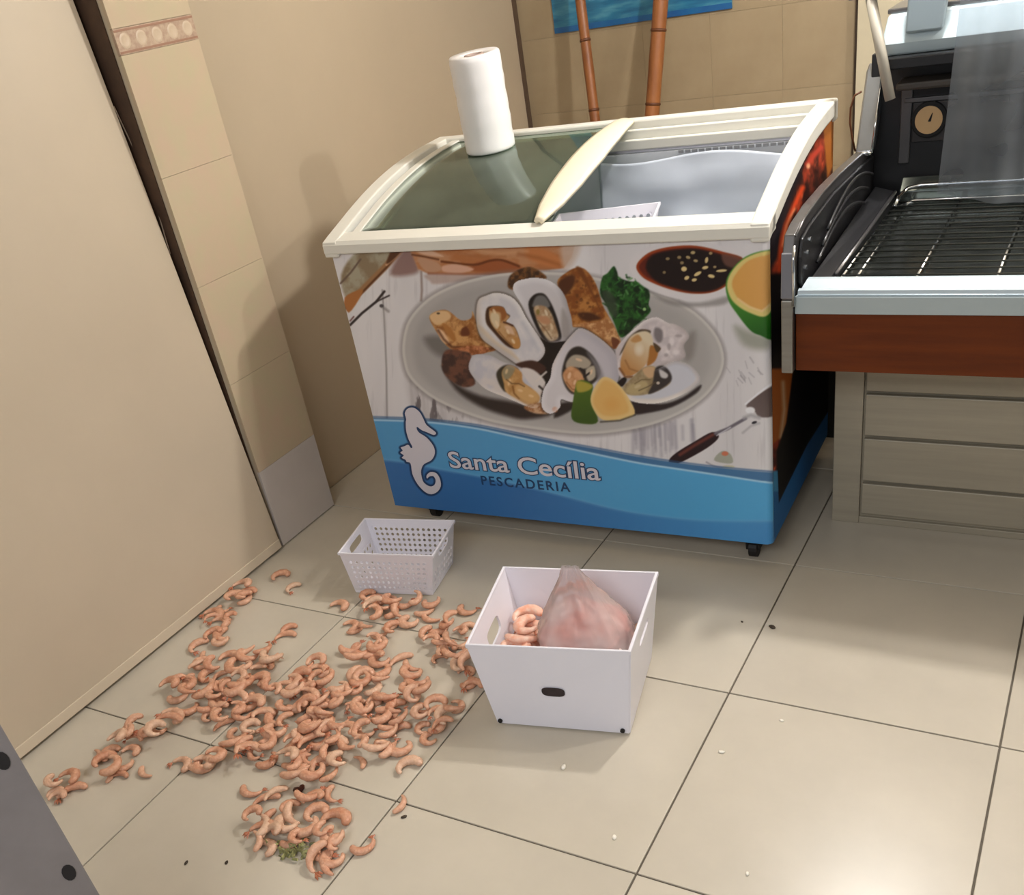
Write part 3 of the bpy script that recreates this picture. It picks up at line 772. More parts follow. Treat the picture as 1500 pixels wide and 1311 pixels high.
    cv.fill([(865, 584), (873, 564), (885, 552), (903, 560), (919, 580), (930, 606), (907, 615), (883, 615), (870, 601)], (232, 200, 134), 1.5)
    cv.fill([(869, 585), (876, 568), (886, 557), (902, 564), (915, 582), (921, 602), (903, 609), (884, 608), (873, 598)], (228, 182, 108), 3)
    cv.glow((896, 592), (16, 14), (224, 168, 92), 0.7)
    cv.stroke([(880, 618), (908, 616), (930, 608)], 2, (52, 50, 40), 1.4, 0.8)
    # bowl of sauce
    cv.fill([(922, 388), (940, 366), (985, 356), (1030, 355), (1090, 370), (1100, 400), (1070, 430), (1025, 440), (985, 436), (950, 424), (930, 408)], (222, 218, 220), 1.8)
    cv.fill([(950, 426), (985, 439), (1025, 443), (1066, 434), (1060, 446), (1010, 450), (975, 444)], (134, 130, 128), 4, a=0.7)
    sau = [(932, 392), (938, 380), (955, 368), (985, 361), (1020, 360), (1060, 369), (1090, 380), (1078, 404), (1062, 420), (1040, 429), (1012, 430), (982, 424), (955, 414), (940, 405)]
    cv.fill(sau, (150, 60, 22), 1.4)
    cv.fill(sau, (98, 34, 18), 2, grow=-4)
    cv.fill([(946, 392), (956, 374), (990, 366), (1022, 365), (1058, 374), (1086, 384), (1076, 402), (1058, 419), (1038, 427), (1010, 427), (982, 420), (960, 411)], (30, 17, 15), 3)
    cv.fill([(1058, 372), (1086, 378), (1078, 392), (1062, 388)], (116, 78, 66), 3, a=0.8)
    for (x, y, rx, ry, an, b) in [(978, 379, 3, 2.2, 0, .6), (995, 377, 3, 2.4, 0, .6), (1008, 377, 3.4, 2.2, .3, .75), (1015, 370, 3.4, 2.4, 0, .8), (1019, 382, 3.4, 2, .2, .75),
                                  (999, 385, 2.8, 2.4, 0, .6), (1002, 394, 4.2, 3.6, 0, 1), (1035, 381, 2.4, 4.6, .2, .95), (1041, 371, 2.6, 2.2, 0, .7), (1033, 392, 4.6, 2.4, -.2, 1),
                                  (1047, 391, 2.4, 1.8, 0, .7), (1022, 401, 6, 2.6, -.5, 1), (1006, 407, 3.8, 2.8, -.5, 1), (1017, 410, 3.8, 2.4, -.2, 1), (1042, 404.5, 5, 2.6, .2, 1),
                                  (1057, 396.5, 8, 2.0, -.08, 1), (973, 399, 2.4, 2.2, 0, .55)]:
        cv.blob((x, y), (rx, ry), (222, 198, 140), 1.0, b, an)
    # cut lime at the right edge
    cv.fill([(1076, 478), (1100, 486), (1128, 496), (1122, 512), (1090, 506)], (150, 152, 138), 8, a=0.8)
    cv.fill([(1063, 416), (1067, 440), (1079, 459), (1098, 483), (1113, 491), (1136, 494), (1140, 430), (1140, 372), (1121, 367), (1092, 376), (1071, 396)], (70, 136, 46), 1.5, grad=((1095, 440), (1104, 490), (34, 96, 26)))
    cv.fill([(1065, 416), (1070, 436), (1082, 449), (1098, 458), (1118, 464), (1130, 455), (1138, 430), (1138, 374), (1121, 368), (1092, 378), (1073, 396)], (226, 206, 128), 1.6)
    cv.fill([(1072, 416), (1081, 397), (1098, 381), (1123, 374), (1136, 376), (1136, 430), (1126, 446), (1116, 454), (1098, 448), (1081, 437)], (220, 164, 86), 2, grad=((1080, 420), (1128, 410), (226, 170, 98)))
    cv.stroke([(1081, 438), (1098, 450), (1116, 456), (1127, 447)], 3, (240, 206, 150), 1.2, 0.9)
    # knife, fork and mark
    cv.fill([(980, 674), (991, 663), (1017, 647), (1043, 633), (1053, 640), (1036, 656), (998, 677), (984, 680)], (40, 22, 24), 1.2)
    cv.stroke([(996, 666), (1018, 652), (1044, 637)], 5, (104, 52, 44), 1.6)
    cv.stroke([(1048, 635), (1066, 628), (1092, 613)], 4.5, (112, 106, 116), 1.2)
    cv.stroke([(1050, 638), (1070, 626)], 1.6, (206, 204, 214), 1)
    cv.fill([(1093, 594), (1110, 579), (1130, 566), (1136, 566), (1136, 606), (1113, 611), (1105, 602)], (112, 98, 96), 1.6, grad=((1100, 600), (1130, 580), (92, 76, 74)))
    cv.stroke([(1092, 592), (1110, 577), (1130, 562)], 2.4, (240, 240, 246), 1.2)
    cv.blob((1099, 601), (7, 5), (240, 240, 244), 1.6)
    cv.stroke([(1090, 612), (1100, 608), (1112, 612)], 5, (176, 174, 178), 2, 0.8)
    cv.blob((1105, 619), (4, 2), (38, 36, 44), 1, 1, -0.3)
    cv.stroke([(1088, 634), (1100, 624), (1112, 620)], 3, (170, 168, 172), 1.6, 0.7)
    cv.fill([(1046, 674), (1057, 661), (1069, 664), (1074, 676), (1066, 679)], (170, 172, 158), 1.2)
    cv.blob((1062, 664.5), (5, 3.4), (206, 122, 92), 1.2)
    cv.stroke([(1035, 677), (1042, 681), (1050, 684), (1060, 685)], 2.4, (168, 164, 172), 1)
    cv.blob((1067, 684), (9, 2.6), (206, 200, 172), 1.4)
    # blue wave
    top = [(540, 612), (575, 613), (600, 614), (642, 617), (700, 624), (760, 636), (820, 648), (880, 659), (940, 670), (1000, 679), (1060, 686), (1128, 692), (1160, 692)]
    low = [(1160, 705), (1128, 706), (1060, 696), (1000, 687), (940, 678), (880, 666), (820, 653), (760, 640), (700, 627), (642, 619), (600, 616), (575, 615), (540, 614)]
    bot = [(1160, 830), (540, 830)]
    cv.fill(spline(top, False)+bot, (70, 118, 164), 1.2, smooth=False)
    cv.fill(spline(low, False)[::-1]+bot, (84, 156, 206), 1.0, smooth=False, grad=((640, 640), (1100, 740), (84, 170, 222)))
    cv.stroke(spline([(x, y+1) for x, y in low], False), 2.6, (186, 218, 240), 1.2, 0.9)
    cv.stroke(spline([(x, y-1.5) for x, y in top], False), 2.4, (52, 92, 140), 1.2, 0.7)
    dk = spline([(540, 672), (586, 676), (642, 687), (703, 698), (797, 719), (877, 740), (930, 751), (1000, 760), (1060, 763), (1128, 763), (1160, 762)], False)
    cv.fill(dk+bot, (54, 112, 174), 1.2, smooth=False, grad=((760, 740), (1060, 780), (72, 146, 206)))
    cv.stroke(dk, 3.4, (112, 176, 220), 2.0, 0.55)
    # dark edge of the emblem
    cv.fill(SEA, (22, 56, 98), 1.2, grow=2.8, smooth=False)

SEA0 = [(593, 605.6), (596, 599.5), (601.7, 597), (607.8, 598), (615, 604), (620, 613), (625, 622.7), (637, 632), (638.5, 635.5), (634.7, 637), (625, 633), (617.6, 630), (611.5, 625.5),
        (610.3, 627.6), (614, 633.7), (625, 641), (634.7, 653), (637, 664), (632, 674), (621, 680), (617, 688.6), (617.6, 698), (621, 707), (630, 712.5), (636.5, 710), (638, 703), (634.7, 697.5),
        (629, 698), (625.5, 701), (625, 696), (631, 691.3), (639.6, 693.5), (644.6, 702), (645.7, 712), (641, 720), (632, 724), (622.5, 720.5), (611.5, 709), (604, 694), (601.5, 679),
        (595.6, 676.5), (594, 673.5), (588.5, 670.5), (591.5, 667), (586.3, 663), (590, 660), (587, 655.7), (592, 653.8), (598, 651.5), (601.7, 656), (604, 654.5), (598.5, 643.5), (595, 631), (594.3, 619), (595, 614)]
SEA = spline(SEA0, True, 3)

def front_map(u, v):
    s = 0.004+u*(FW-0.004+0.012); r = 0.02
    x = s.copy(); y = np.zeros_like(s)
    k = s > FW-r
    th = np.clip((s[k]-(FW-r))/r, 0, 1.5708)
    x[k] = FW-r+r*np.sin(th); y[k] = r-r*np.cos(th)
    return np.stack([x, y, 0.085+v*(0.942-0.085)], 1)
fprint = print_mesh('front_wrap', front_map, 640, 430, paint_front, fz, 0.32)
fprint['label'] = 'printed wrap with a plate of oysters, sauce bowl, lime and blue wave'

def paint_side(cv):
    n = vnoise(cv.x/9, cv.y/26); n2 = vnoise(cv.x/5+9, cv.y/12+4)
    base = np.array([40, 16, 14])+np.clip(n[:, None]-0.42, 0, 1)*np.array([420, 150, 70])+np.clip(n2[:, None]-0.62, 0, 1)*np.array([420, 240, 160])
    cv.c[:] = np.clip(base, 0, 235)
    cv.fill([(1118, 300), (1150, 250), (1190, 175), (1210, 172), (1180, 235), (1150, 320), (1138, 380), (1124, 400)], (38, 32, 38), 4, smooth=False)
    cv.stroke([(1141, 400), (1146, 350), (1160, 310), (1176, 275)], 7, (214, 74, 34), 2.5, smooth=True)
    cv.stroke([(1146, 360), (1152, 330), (1164, 306)], 3, (246, 150, 100), 1.5)
    cv.stroke([(1182, 240), (1194, 225), (1203, 216)], 7, (200, 70, 50), 2)
    cv.blob((1184, 243), (3, 4), (240, 170, 130), 1.5)
    cv.fill([(1206, 190), (1222, 160), (1222, 240), (1212, 262)], (178, 104, 38), 2, smooth=False)
    cv.fill([(1100, 400), (1240, 400), (1240, 545), (1100, 545)], (22, 16, 16), 4, smooth=False)
    cv.fill([(1128, 540), (1164, 540), (1162, 590), (1146, 640), (1132, 650)], (176, 96, 36), 2, smooth=False)
    cv.stroke([(1147, 560), (1149, 600), (1144, 640)], 5, (214, 190, 160), 2.5, 0.8)
    cv.fill([(1162, 540), (1260, 540), (1260, 720), (1138, 760), (1138, 660), (1152, 620)], (16, 14, 16), 2, smooth=False)
    cv.fill([(1120, 800), (1120, 690), (1139, 690), (1141, 736), (1182, 652), (1240, 560), (1300, 560), (1240, 800)], (44, 110, 172), 1.2, smooth=False)
    cv.fill([(1120, 690), (1139, 690), (1140, 720), (1120, 720)], (74, 150, 200), 1.2, smooth=False)
def side_map(u, v):
    y = 0.02+u*(FD-0.03)
    top = np.array([czs(t)-0.04 for t in np.linspace(0.02, FD-0.01, 60)])
    zt = np.interp(y, np.linspace(0.02, FD-0.01, 60), top)
    return np.stack([np.full_like(y, FW+0.0005), y, 0.085+v*(zt-0.085)], 1)
print_mesh('side_wrap', side_map, 160, 260, paint_side, fz, 0.55)['label'] = 'dark side wrap with red orange print above a blue skirt'

# emblem and lettering lie on the wrap
def onface(u, v, off=-0.0006):
    """photo pixel to the front panel of the freezer"""
    d = ray(u, v); nrm = fey
    P0 = fw(0, off, 0)
    t = ((P0-CPOS)@nrm)/(d@nrm)
    return f_local(CPOS+t*d)
m = MB()
m.add([tuple(onface(x, y)) for x, y in SEA], [tuple(range(len(SEA)))])
sea = m.build('seahorse_emblem', M_pwhite, fprint)
sea['label'] = 'white seahorse emblem'
def lettering(txt, pl, pr, hpx, m, off, depth, name, spacing=1.0, bold=0.0, hmul=1.0):
    a, b = onface(*pl), onface(*pr)
    top = onface(pl[0], pl[1]-hpx)
    cu = bpy.data.curves.new(name, 'FONT'); cu.body = txt; cu.size = 1.0; cu.space_character = spacing; cu.offset = bold
    cu.resolution_u = 4
    o = bpy.data.objects.new(name, cu); COL.objects.link(o)
    dg = bpy.context.evaluated_depsgraph_get()
    me = bpy.data.meshes.new_from_object(o.evaluated_get(dg))
    bpy.data.objects.remove(o); bpy.data.curves.remove(cu)
    co = np.zeros(len(me.vertices)*3); me.vertices.foreach_get('co', co); co = co.reshape(-1, 3)
    ob = bpy.data.objects.new(name, me); COL.objects.link(ob)
    me.materials.clear(); me.materials.append(m)
    return ob, co, a, b, top[2]-a[2]
_bounds = {}
def place_text(key, txt, pl, pr, hpx, m, yoff, name, spacing=1.0, bold=0.0):
    ob, co, a, b, h = lettering(txt, pl, pr, hpx, m, 0, 0, name, spacing, bold)
    if key not in _bounds:
        _bounds[key] = (co[:, 0].min(), co[:, 0].max(), 0.72)
    x0, x1, cap = _bounds[key]
    X = a[0]+(co[:, 0]-x0)/(x1-x0)*(b[0]-a[0])
    t = (co[:, 0]-x0)/(x1-x0)
    Z = a[2]+(b[2]-a[2])*t+co[:, 1]/cap*h
    L = np.stack([X, np.full_like(X, yoff), Z], 1)
    ob.data.vertices.foreach_set('co', L.astype(np.float32).ravel()); ob.data.update()
    me = ob.data
    faces = [tuple(p.vertices) for p in me.polygons]
    par = list(range(len(L)))
    def find(i):
        while par[i] != i: par[i] = par[par[i]]; i = par[i]
        return i
    for f in faces:
        for k in f[1:]: par[find(k)] = find(f[0])
    isl = {}
    for f in faces: isl.setdefault(find(f[0]), []).append(f)
    boxes = sorted([(min(L[i][0] for f in fs for i in f), max(L[i][0] for f in fs for i in f), fs) for fs in isl.values()], key=lambda t: t[0])
    letters = []
    for x0_, x1_, fs in boxes:
        if letters and min(letters[-1][1], x1_)-max(letters[-1][0], x0_) > 0.5*min(x1_-x0_, letters[-1][1]-letters[-1][0]):
            letters[-1] = (min(letters[-1][0], x0_), max(letters[-1][1], x1_), letters[-1][2]+fs)
        else: letters.append((x0_, x1_, fs))
    for x0_, x1_, fs in letters:
        ids = sorted({i for f in fs for i in f}); mp_ = {i: k for k, i in enumerate(ids)}
        q = MB(); q.v = [tuple(map(float, L[i])) for i in ids]; q.f = [tuple(mp_[i] for i in f) for f in fs]
        q.build(name, m, fprint, auto=False)
    bpy.data.objects.remove(ob)
place_text('a', 'Santa Cecília', (660, 684.5), (880, 703.5), 24, M_pwhite, -0.0012, 'white_letter', 1.0, 0.012)
place_text('a', 'Santa Cecília', (660, 684.5), (880, 703.5), 24, M_navy, -0.0007, 'letter_edge', 1.0, 0.050)
place_text('b', 'PESCADERIA', (706, 709.5), (836, 720.5), 13, M_navy, -0.0008, 'blue_letter', 1.25, 0.02)

# ------------------------------------------------------------------ inside the freezer
def top_empty(name, lx, ly, z, rz=0.0):
    w = fw(lx, ly, z); return empty(name, tuple(w), FA+rz)
e = top_empty('plastic_film', 0.66, FD-0.089, 0.74)
def ffn(u, v):
    x = -0.05+0.605*u; z = 0.272*v-0.012*math.sin(7.0*u+0.4)*v-0.012*u*v
    w = mnoise.noise(Vector((u*5, v*3.5, 1.3)))*0.007+mnoise.noise(Vector((u*9, v*3, 4.3)))*0.002
    return (x, -0.012-0.03*(1-v)+w-0.008, z)
fm = MB().grid(ffn, 60, 36).build('film_sheet', M_film, e, smooth=True, solid=0.001)
tag(e, 'wrinkled blue grey plastic film hanging inside the open half of the freezer', 'plastic film')
# frozen goods under the lids: a crinkled pile that carries the basket
pk = []
for k, (lx, ly, sx, sy, hz, rz) in enumerate([(0.22, 0.22, .26, .22, .40, .1), (0.24, 0.48, .28, .2, .46, -.1), (0.52, 0.22, .24, .24, .42, .05), (0.52, 0.47, .22, .22, .40, -.2),
                                              (0.80, 0.22, .24, .24, .44, .15), (0.80, 0.46, .26, .2, .46, -.05), (1.08, 0.22, .22, .24, .43, -.1), (1.08, 0.46, .22, .22, .47, .1)]):
    p_ = top_empty('frozen_pack', lx, ly, 0.282, rz)
    def pf(u, v, sx=sx, sy=sy, hz=hz, k=k):
        a = 2*math.pi*u; q = v
        r = min(1.0, 1.02*math.sin(min(1.0, (1-abs(2*q-1)))*math.pi/2)**0.28)
        ca, sa = math.cos(a), math.sin(a)
        sq = 1/max(abs(ca), abs(sa))**0.8
        w = 1+0.05*mnoise.noise(Vector((ca*2+k*7, sa*2, q*4)))
        return (sx/2*ca*sq*r*w*0.95, sy/2*sa*sq*r*w*0.95, hz*q+0.012*mnoise.noise(Vector((ca*3, sa*3, k*5.0)))*q*(1-q)*4)
    mm = MB().grid(pf, 28, 14).build('wrapped_pack', mat('frosted_pack', (190, 198, 202), 0.35, rgb2=(150, 164, 168), vscale=12, bump=0.3, bscale=25), p_, smooth=True)
    tag(p_, 'frosted white food pack stacked inside the chest freezer', 'food pack', 'frozen packs inside the freezer')

# ------------------------------------------------------------------ perforated basket builder
def lerp(a, b, t): return tuple(a[k]+(b[k]-a[k])*t for k in range(3))
def quadpt(c, u, v):                                   # c: bl, br, tr, tl
    return lerp(lerp(c[0], c[1], u), lerp(c[3], c[2], u), v)
def perforated(c, nu, nv, hole=0.30, mu=0.06, mb=0.10, mt=0.16, slot=None):
    """wall patch with real round holes; c is a corner quad; slot is a hand hole (u0,u1,v0,v1)"""
    m = MB()
    def Q(u, v): return quadpt(c, u, v)
    def patch(u0, u1, v0, v1):
        m.add([Q(u0, v0), Q(u1, v0), Q(u1, v1), Q(u0, v1)], [(0, 1, 2, 3)])
    du, dv = (1-2*mu)/nu, (1-mb-mt)/nv
    for j in range(nv):
        for i in range(nu):
            u0, v0 = mu+i*du, mb+j*dv
            if slot and slot[0] < u0+du/2 < slot[1] and slot[2] < v0+dv/2 < slot[3]:
                continue
            O8 = [(0, 0), (.5, 0), (1, 0), (1, .5), (1, 1), (.5, 1), (0, 1), (0, .5)]
            I8 = [(.5+hole*math.cos(math.radians(a)), .5+hole*math.sin(math.radians(a))) for a in (225, 270, 315, 0, 45, 90, 135, 180)]
            vs = [Q(u0+a*du, v0+b*dv) for a, b in O8]+[Q(u0+a*du, v0+b*dv) for a, b in I8]
            m.add(vs, [(k, (k+1) % 8, 8+(k+1) % 8, 8+k) for k in range(8)])
    patch(0, 1, 0, mb)
    if slot is None or slot[3] <= 1-mt: patch(0, 1, 1-mt, 1)
    patch(0, mu, mb, 1-mt); patch(1-mu, 1, mb, 1-mt)
    return m
def wall_with_slot(c, u0, u1, v0, v1, rnd=6):
    """plain wall with a rounded hand hole"""
    m = MB()
    n = rnd*4
    cu, cv_ = (u0+u1)/2, (v0+v1)/2; hu, hv = (u1-u0)/2, (v1-v0)/2
    inner, outer = [], []
    for k in range(n):
        a = 2*math.pi*k/n
        ca, sa = math.cos(a), math.sin(a)
        e = 0.5
        inner.append((cu+hu*math.copysign(abs(ca)**e, ca), cv_+hv*math.copysign(abs(sa)**e, sa)))
        s = max(abs(ca), abs(sa))
        x, y = ca/s, sa/s
        outer.append(((x+1)/2, (y+1)/2))
    vs = [quadpt(c, *p) for p in outer]+[quadpt(c, *p) for p in inner]
    m.add(vs, [(k, (k+1) % n, n+(k+1) % n, n+k) for k in range(n)])
    return m

def basket(name, base, rim, parent_loc, label, cat='basket', nh=(14, 6), ns=(8, 6), slots=True, mtl=None):
    """base, rim: fl, fr, br, bl corner points"""
    mtl = mtl or M_white
    e = empty(name, parent_loc); tag(e, label, cat)
    L = lambda p: tuple(p[k]-parent_loc[k] for k in range(3))
    B = [L(p) for p in base]; R_ = [L(p) for p in rim]
    for nm, a, b, n in (('front_wall', 0, 1, nh), ('side_wall', 1, 2, ns), ('back_wall', 2, 3, nh), ('side_wall', 3, 0, ns)):
        c = [B[a], B[b], R_[b], R_[a]]
        if nm == 'side_wall' and slots:
            top = [lerp(B[a], R_[a], .56), lerp(B[b], R_[b], .56), R_[b], R_[a]]
            low = [B[a], B[b], lerp(B[b], R_[b], .56), lerp(B[a], R_[a], .56)]
            m1 = perforated(low, n[0], max(2, n[1]-3), mt=0.04)
            m2 = wall_with_slot(top, .28, .72, .35, .75)
            m1.add(m2.v, m2.f); m1.build(nm, mtl, e, solid=0.003)
        else:
            perforated(c, n[0], n[1]).build(nm, mtl, e, solid=0.003)
    MB().add(B, [(0, 1, 2, 3)]).build('bottom', mtl, e, solid=0.004)
    # rolled rim
    m = MB(); off = 0.006
    cc = [sum(p[k] for p in R_)/4 for k in range(3)]
    def out(p, d, dz):
        v = Vector((p[0]-cc[0], p[1]-cc[1], 0)).normalized()*d
        return (p[0]+v.x, p[1]+v.y, p[2]+dz)
    for k in range(4):
        a, b = R_[k], R_[(k+1) % 4]
        m.hexa([out(a, -.002, -.007), out(b, -.002, -.007), out(b, off, -.007), out(a, off, -.007), out(a, -.002, .002), out(b, -.002, .002), out(b, off, .002), out(a, off, .002)])
    m.build('rim', mtl, e, bevel=0.0015)
    return e

# small basket lying inside the freezer
def FL(x, y, z): return tuple(fw(x, y, z))
th = math.radians(14)
def fb(cx_, cy_, w, d, z):
    out = []
    for sx, sy in ((-1, -1), (1, -1), (1, 1), (-1, 1)):
        x, y = sx*w/2, sy*d/2
        out.append(FL(cx_+x*math.cos(th)-y*math.sin(th), cy_+x*math.sin(th)+y*math.cos(th), z))
    return out
basket('freezer_basket', fb(0.72, 0.36, .25, .19, 0.772), fb(0.72, 0.36, .30, .24, 0.905), tuple(fw(0.72, 0.36, 0.772)),
       'white perforated basket lying inside the open half of the freezer', nh=(12, 5), ns=(8, 5), slots=False)

# ------------------------------------------------------------------ bag roll on the glass
rl = fw(0.285, 0.548, czs(0.548)-0.0075)
e = empty('bag_roll', tuple(rl)); tag(e, 'white roll of plastic bags standing on the freezer glass', 'plastic roll')
prof = [(0.030, 0.0), (0.074, 0.0), (0.0775, 0.004)]
for k in range(14):
    prof.append((0.0775+0.0010*math.sin(k*2.1)+0.0005*math.sin(k*5.3), 0.012+k*0.0185))
prof += [(0.0765, 0.266), (0.073, 0.270), (0.052, 0.268), (0.030, 0.265), (0.030, 0.0)]
MB().lathe(prof, 40).build('roll', M_roll, e, smooth=True)
MB().lathe([(0.021, 0.002), (0.0295, 0.002), (0.0295, 0.267), (0.021, 0.267), (0.021, 0.002)], 24).build('core', M_rollcore, e, smooth=True)
MB().grid(lambda u, v: ((0.0795+0.006*u)*math.cos(1.2+u*0.35), (0.0795+0.006*u)*math.sin(1.2+u*0.35), 0.006+0.258*v+0.004*math.sin(6*u)), 6, 8).build('loose_end', M_roll, e, smooth=True, solid=0.0008)
e.rotation_euler = (0.055, 0.0, FA)

# ------------------------------------------------------------------ basket and box on the floor
bb = [tuple(atz(522, 868, 0)), tuple(atz(634, 872, 0)), None, None]
d_ = np.array([-0.035, 0.178, 0])
bb = [np.array(bb[0]), np.array(bb[1]), np.array(bb[1])+d_, np.array(bb[0])+d_]
bb = [tuple(p+np.array([0, 0, 0.003])) for p in bb]
rr = [tuple(atz(u, v, 0.15)) for u, v in ((497, 810), (633, 814), (664, 763), (535, 760))]
basket('plastic_basket', bb, rr, tuple((np.array(bb[0])+np.array(bb[2]))/2-np.array([0, 0, 0.003])), 'empty white perforated plastic basket with hand holes on the floor in front of the freezer')

BZ = 0.245
R4 = [atz(u, v, BZ) for u, v in ((684, 944), (922, 954), (962, 839), (738, 831))]
B4 = [atz(731, 1060, 0), atz(922, 1076, 0)]
nb = np.array([-0.06, 0.288, 0])
B4 = [B4[0], B4[1], B4[1]+nb*1.0, B4[0]+nb]
bc = (B4[0]+B4[2])/2
ebox = empty('white_box', (bc[0], bc[1], 0)); tag(ebox, 'white plastic box with hand holes holding shrimp and a bag', 'box')
LB = lambda p: (p[0]-bc[0], p[1]-bc[1], p[2])
Bl = [LB(p) for p in B4]; Rl = [LB(p) for p in R4]
Bl = [(p[0], p[1], 0.006) for p in Bl]
for nm, a, b, sl in (('front_wall', 0, 1, None), ('side_wall', 1, 2, (.34, .66, .70, .80)), ('back_wall', 2, 3, None), ('side_wall', 3, 0, (.40, .70, .62, .80))):
    c = [Bl[a], Bl[b], Rl[b], Rl[a]]
    mm = wall_with_slot(c, *sl) if sl else MB().add(c, [(0, 1, 2, 3)])
    mm.build(nm, M_white, ebox, solid=0.006)
MB().add(Bl, [(0, 1, 2, 3)]).build('bottom', M_white, ebox, solid=0.006)
m = MB()
cc = np.mean(np.array(Rl), 0)
for k in range(4):
    a, b = np.array(Rl[k]), np.array(Rl[(k+1) % 4])
    def o_(p, d, dz):
        v = p-cc; v[2] = 0; v = v/np.linalg.norm(v); return tuple(p+v*d+np.array([0, 0, dz]))
    m.hexa([o_(a, -.005, -.010), o_(b, -.005, -.010), o_(b, .005, -.010), o_(a, .005, -.010), o_(a, -.005, .002), o_(b, -.005, .002), o_(b, .005, .002), o_(a, .005, .002)])
m.build('rim', M_white, ebox, bevel=0.002)
# dark oval mark on the front wall
fc = [Bl[0], Bl[1], Rl[1], Rl[0]]
nrm = Vector(fc[1])-Vector(fc[0]); nrm = nrm.cross(Vector(fc[3])-Vector(fc[0])).normalized()
ov = []
for k in range(20):
    a = 2*math.pi*k/20
    ov.append(tuple(Vector(quadpt(fc, 0.49+0.080*math.copysign(abs(math.cos(a))**.6, math.cos(a)), 0.465+0.055*math.copysign(abs(math.sin(a))**.7, math.sin(a))))+nrm*0.0034))
lb = MB().prism(ov, tuple(nrm*0.0008)).build('oval_label', M_label, ebox); lb['label'] = 'small dark oval mark on the front'
for u, v in ((0.025, 0.035), (0.955, 0.035)):
    p = Vector(quadpt(fc, u, v))
    MB().tube([p+nrm*0.002, p+nrm*0.007], 0.006, 10).build('corner_rivet', M_rubber, ebox)

# bag of shrimp in the box
bx = atz(852, 905, 0.17)
bagc = np.array([R4[:][0], R4[1], R4[2], R4[3]]).mean(0)
ang = math.atan2(R4[1][1]-R4[0][1], R4[1][0]-R4[0][0])
exb = np.array([math.cos(ang), math.sin(ang), 0]); eyb = np.array([-math.sin(ang), math.cos(ang), 0])
bag = empty('shrimp_bag', tuple(bagc*np.array([1, 1, 0])+exb*0.046+np.array([0, 0, 0.124])), ang)
tag(bag, 'frosty clear plastic bag of pink seafood heaped in the white box', 'plastic bag')
def bagfn(sc, seed, amp, hgt, prof):
    def fn(u, v):
        a = 2*math.pi*u
        r = np.interp(v, [p[0] for p in prof], [p[1] for p in prof])
        ca, sa = math.cos(a), math.sin(a)
        q = max(abs(ca), abs(sa))**-0.35
        fl = max(0.0, v-0.5)/0.5
        rx = 0.126*r*q*sc; ry = 0.098*r*q*(1-0.80*fl)*sc
        w = mnoise.noise(Vector((ca*2.2+seed, sa*2.2, v*4)))*amp+mnoise.noise(Vector((ca*6+seed, sa*6, v*9)))*amp*0.6
        w += mnoise.noise(Vector((ca*14+seed, sa*14, v*5)))*amp*0.35
        w *= 1-0.6*fl
        return ((rx+w)*ca-0.018*v**2, (ry+w)*sa+0.012*v, hgt*v)
    return fn
MB().grid(bagfn(1.0, 2.0, 0.010, 0.232, [(0, .98), (.12, 1.0), (.3, .88), (.5, .68), (.7, .46), (.86, .28), (.95, .19), (1, .16)]), 90, 50).build('film', M_bag, bag, smooth=True)
MB().grid(bagfn(0.92, 5.0, 0.016, 0.150, [(0, .95), (.25, .96), (.5, .82), (.7, .62), (.88, .36), (1, .02)]), 64, 36).build('contents', M_meat, bag, smooth=True)

# ------------------------------------------------------------------ shrimp
def shrimp_meshes(arc, rad, thick, tail, name, mt):
    m = MB(); n = 18; seg = 8; path = []; rs = []
    for k in range(n+1):
        t = k/n; a = -arc/2+arc*t
        R_ = rad*(1.0+0.10*t)
        path.append(Vector((R_*math.cos(a), R_*math.sin(a)*1.12, 0)))
        r = thick*(0.72+0.45*math.sin(min(1, t*2.2)*math.pi/2) if t < 0.4 else 1.15-0.78*((t-0.4)/0.6)**1.25)
        r *= 1.0+0.055*math.cos(t*6.5*2*math.pi)
        rs.append(max(r, thick*0.28))
    rs[0] = thick*0.45; rs[-1] *= 0.8
    vs = []
    for i, p in enumerate(path):
        tg = (path[min(i+1, n)]-path[max(i-1, 0)]).normalized(); a_ = Vector((0, 0, 1)).cross(tg)
        for k in range(seg):
            th_ = 2*math.pi*k/seg
            vs.append(p+a_*(rs[i]*1.12*math.cos(th_))+Vector((0, 0, rs[i]*0.88*math.sin(th_)+thick*0.9)))
    fs = [(i*seg+k, i*seg+(k+1) % seg, (i+1)*seg+(k+1) % seg, (i+1)*seg+k) for i in range(n) for k in range(seg)]
    fs += [tuple(range(seg))[::-1], tuple(n*seg+k for k in range(seg))]
    m.add(vs, fs)
    body = m.build(name, mt, None, smooth=True)
    tl = None
    if tail:
        e_ = path[-1]; tg = (path[-1]-path[-2]).normalized(); sd = Vector((0, 0, 1)).cross(tg)
        mm = MB(); z = Vector((0, 0, thick*0.9))
        for s in (-1, 0, 1):
            d = (tg+sd*s*0.55).normalized(); nn = Vector((0, 0, 1)).cross(d)
            a0 = e_+z; tip = e_+d*thick*2.1+z-Vector((0, 0, thick*0.5))
            mid = e_+d*thick*1.2+z
            mm.add([a0, mid+nn*thick*0.42, tip, mid-nn*thick*0.42, mid+Vector((0, 0, thick*0.25)), mid-Vector((0, 0, thick*0.2))],
                   [(0, 1, 4), (1, 2, 4), (2, 3, 4), (3, 0, 4), (0, 5, 1), (1, 5, 2), (2, 5, 3), (3, 5, 0)])
        tl = mm.build('tail', M_tail, None)
    return body, tl
VAR = []
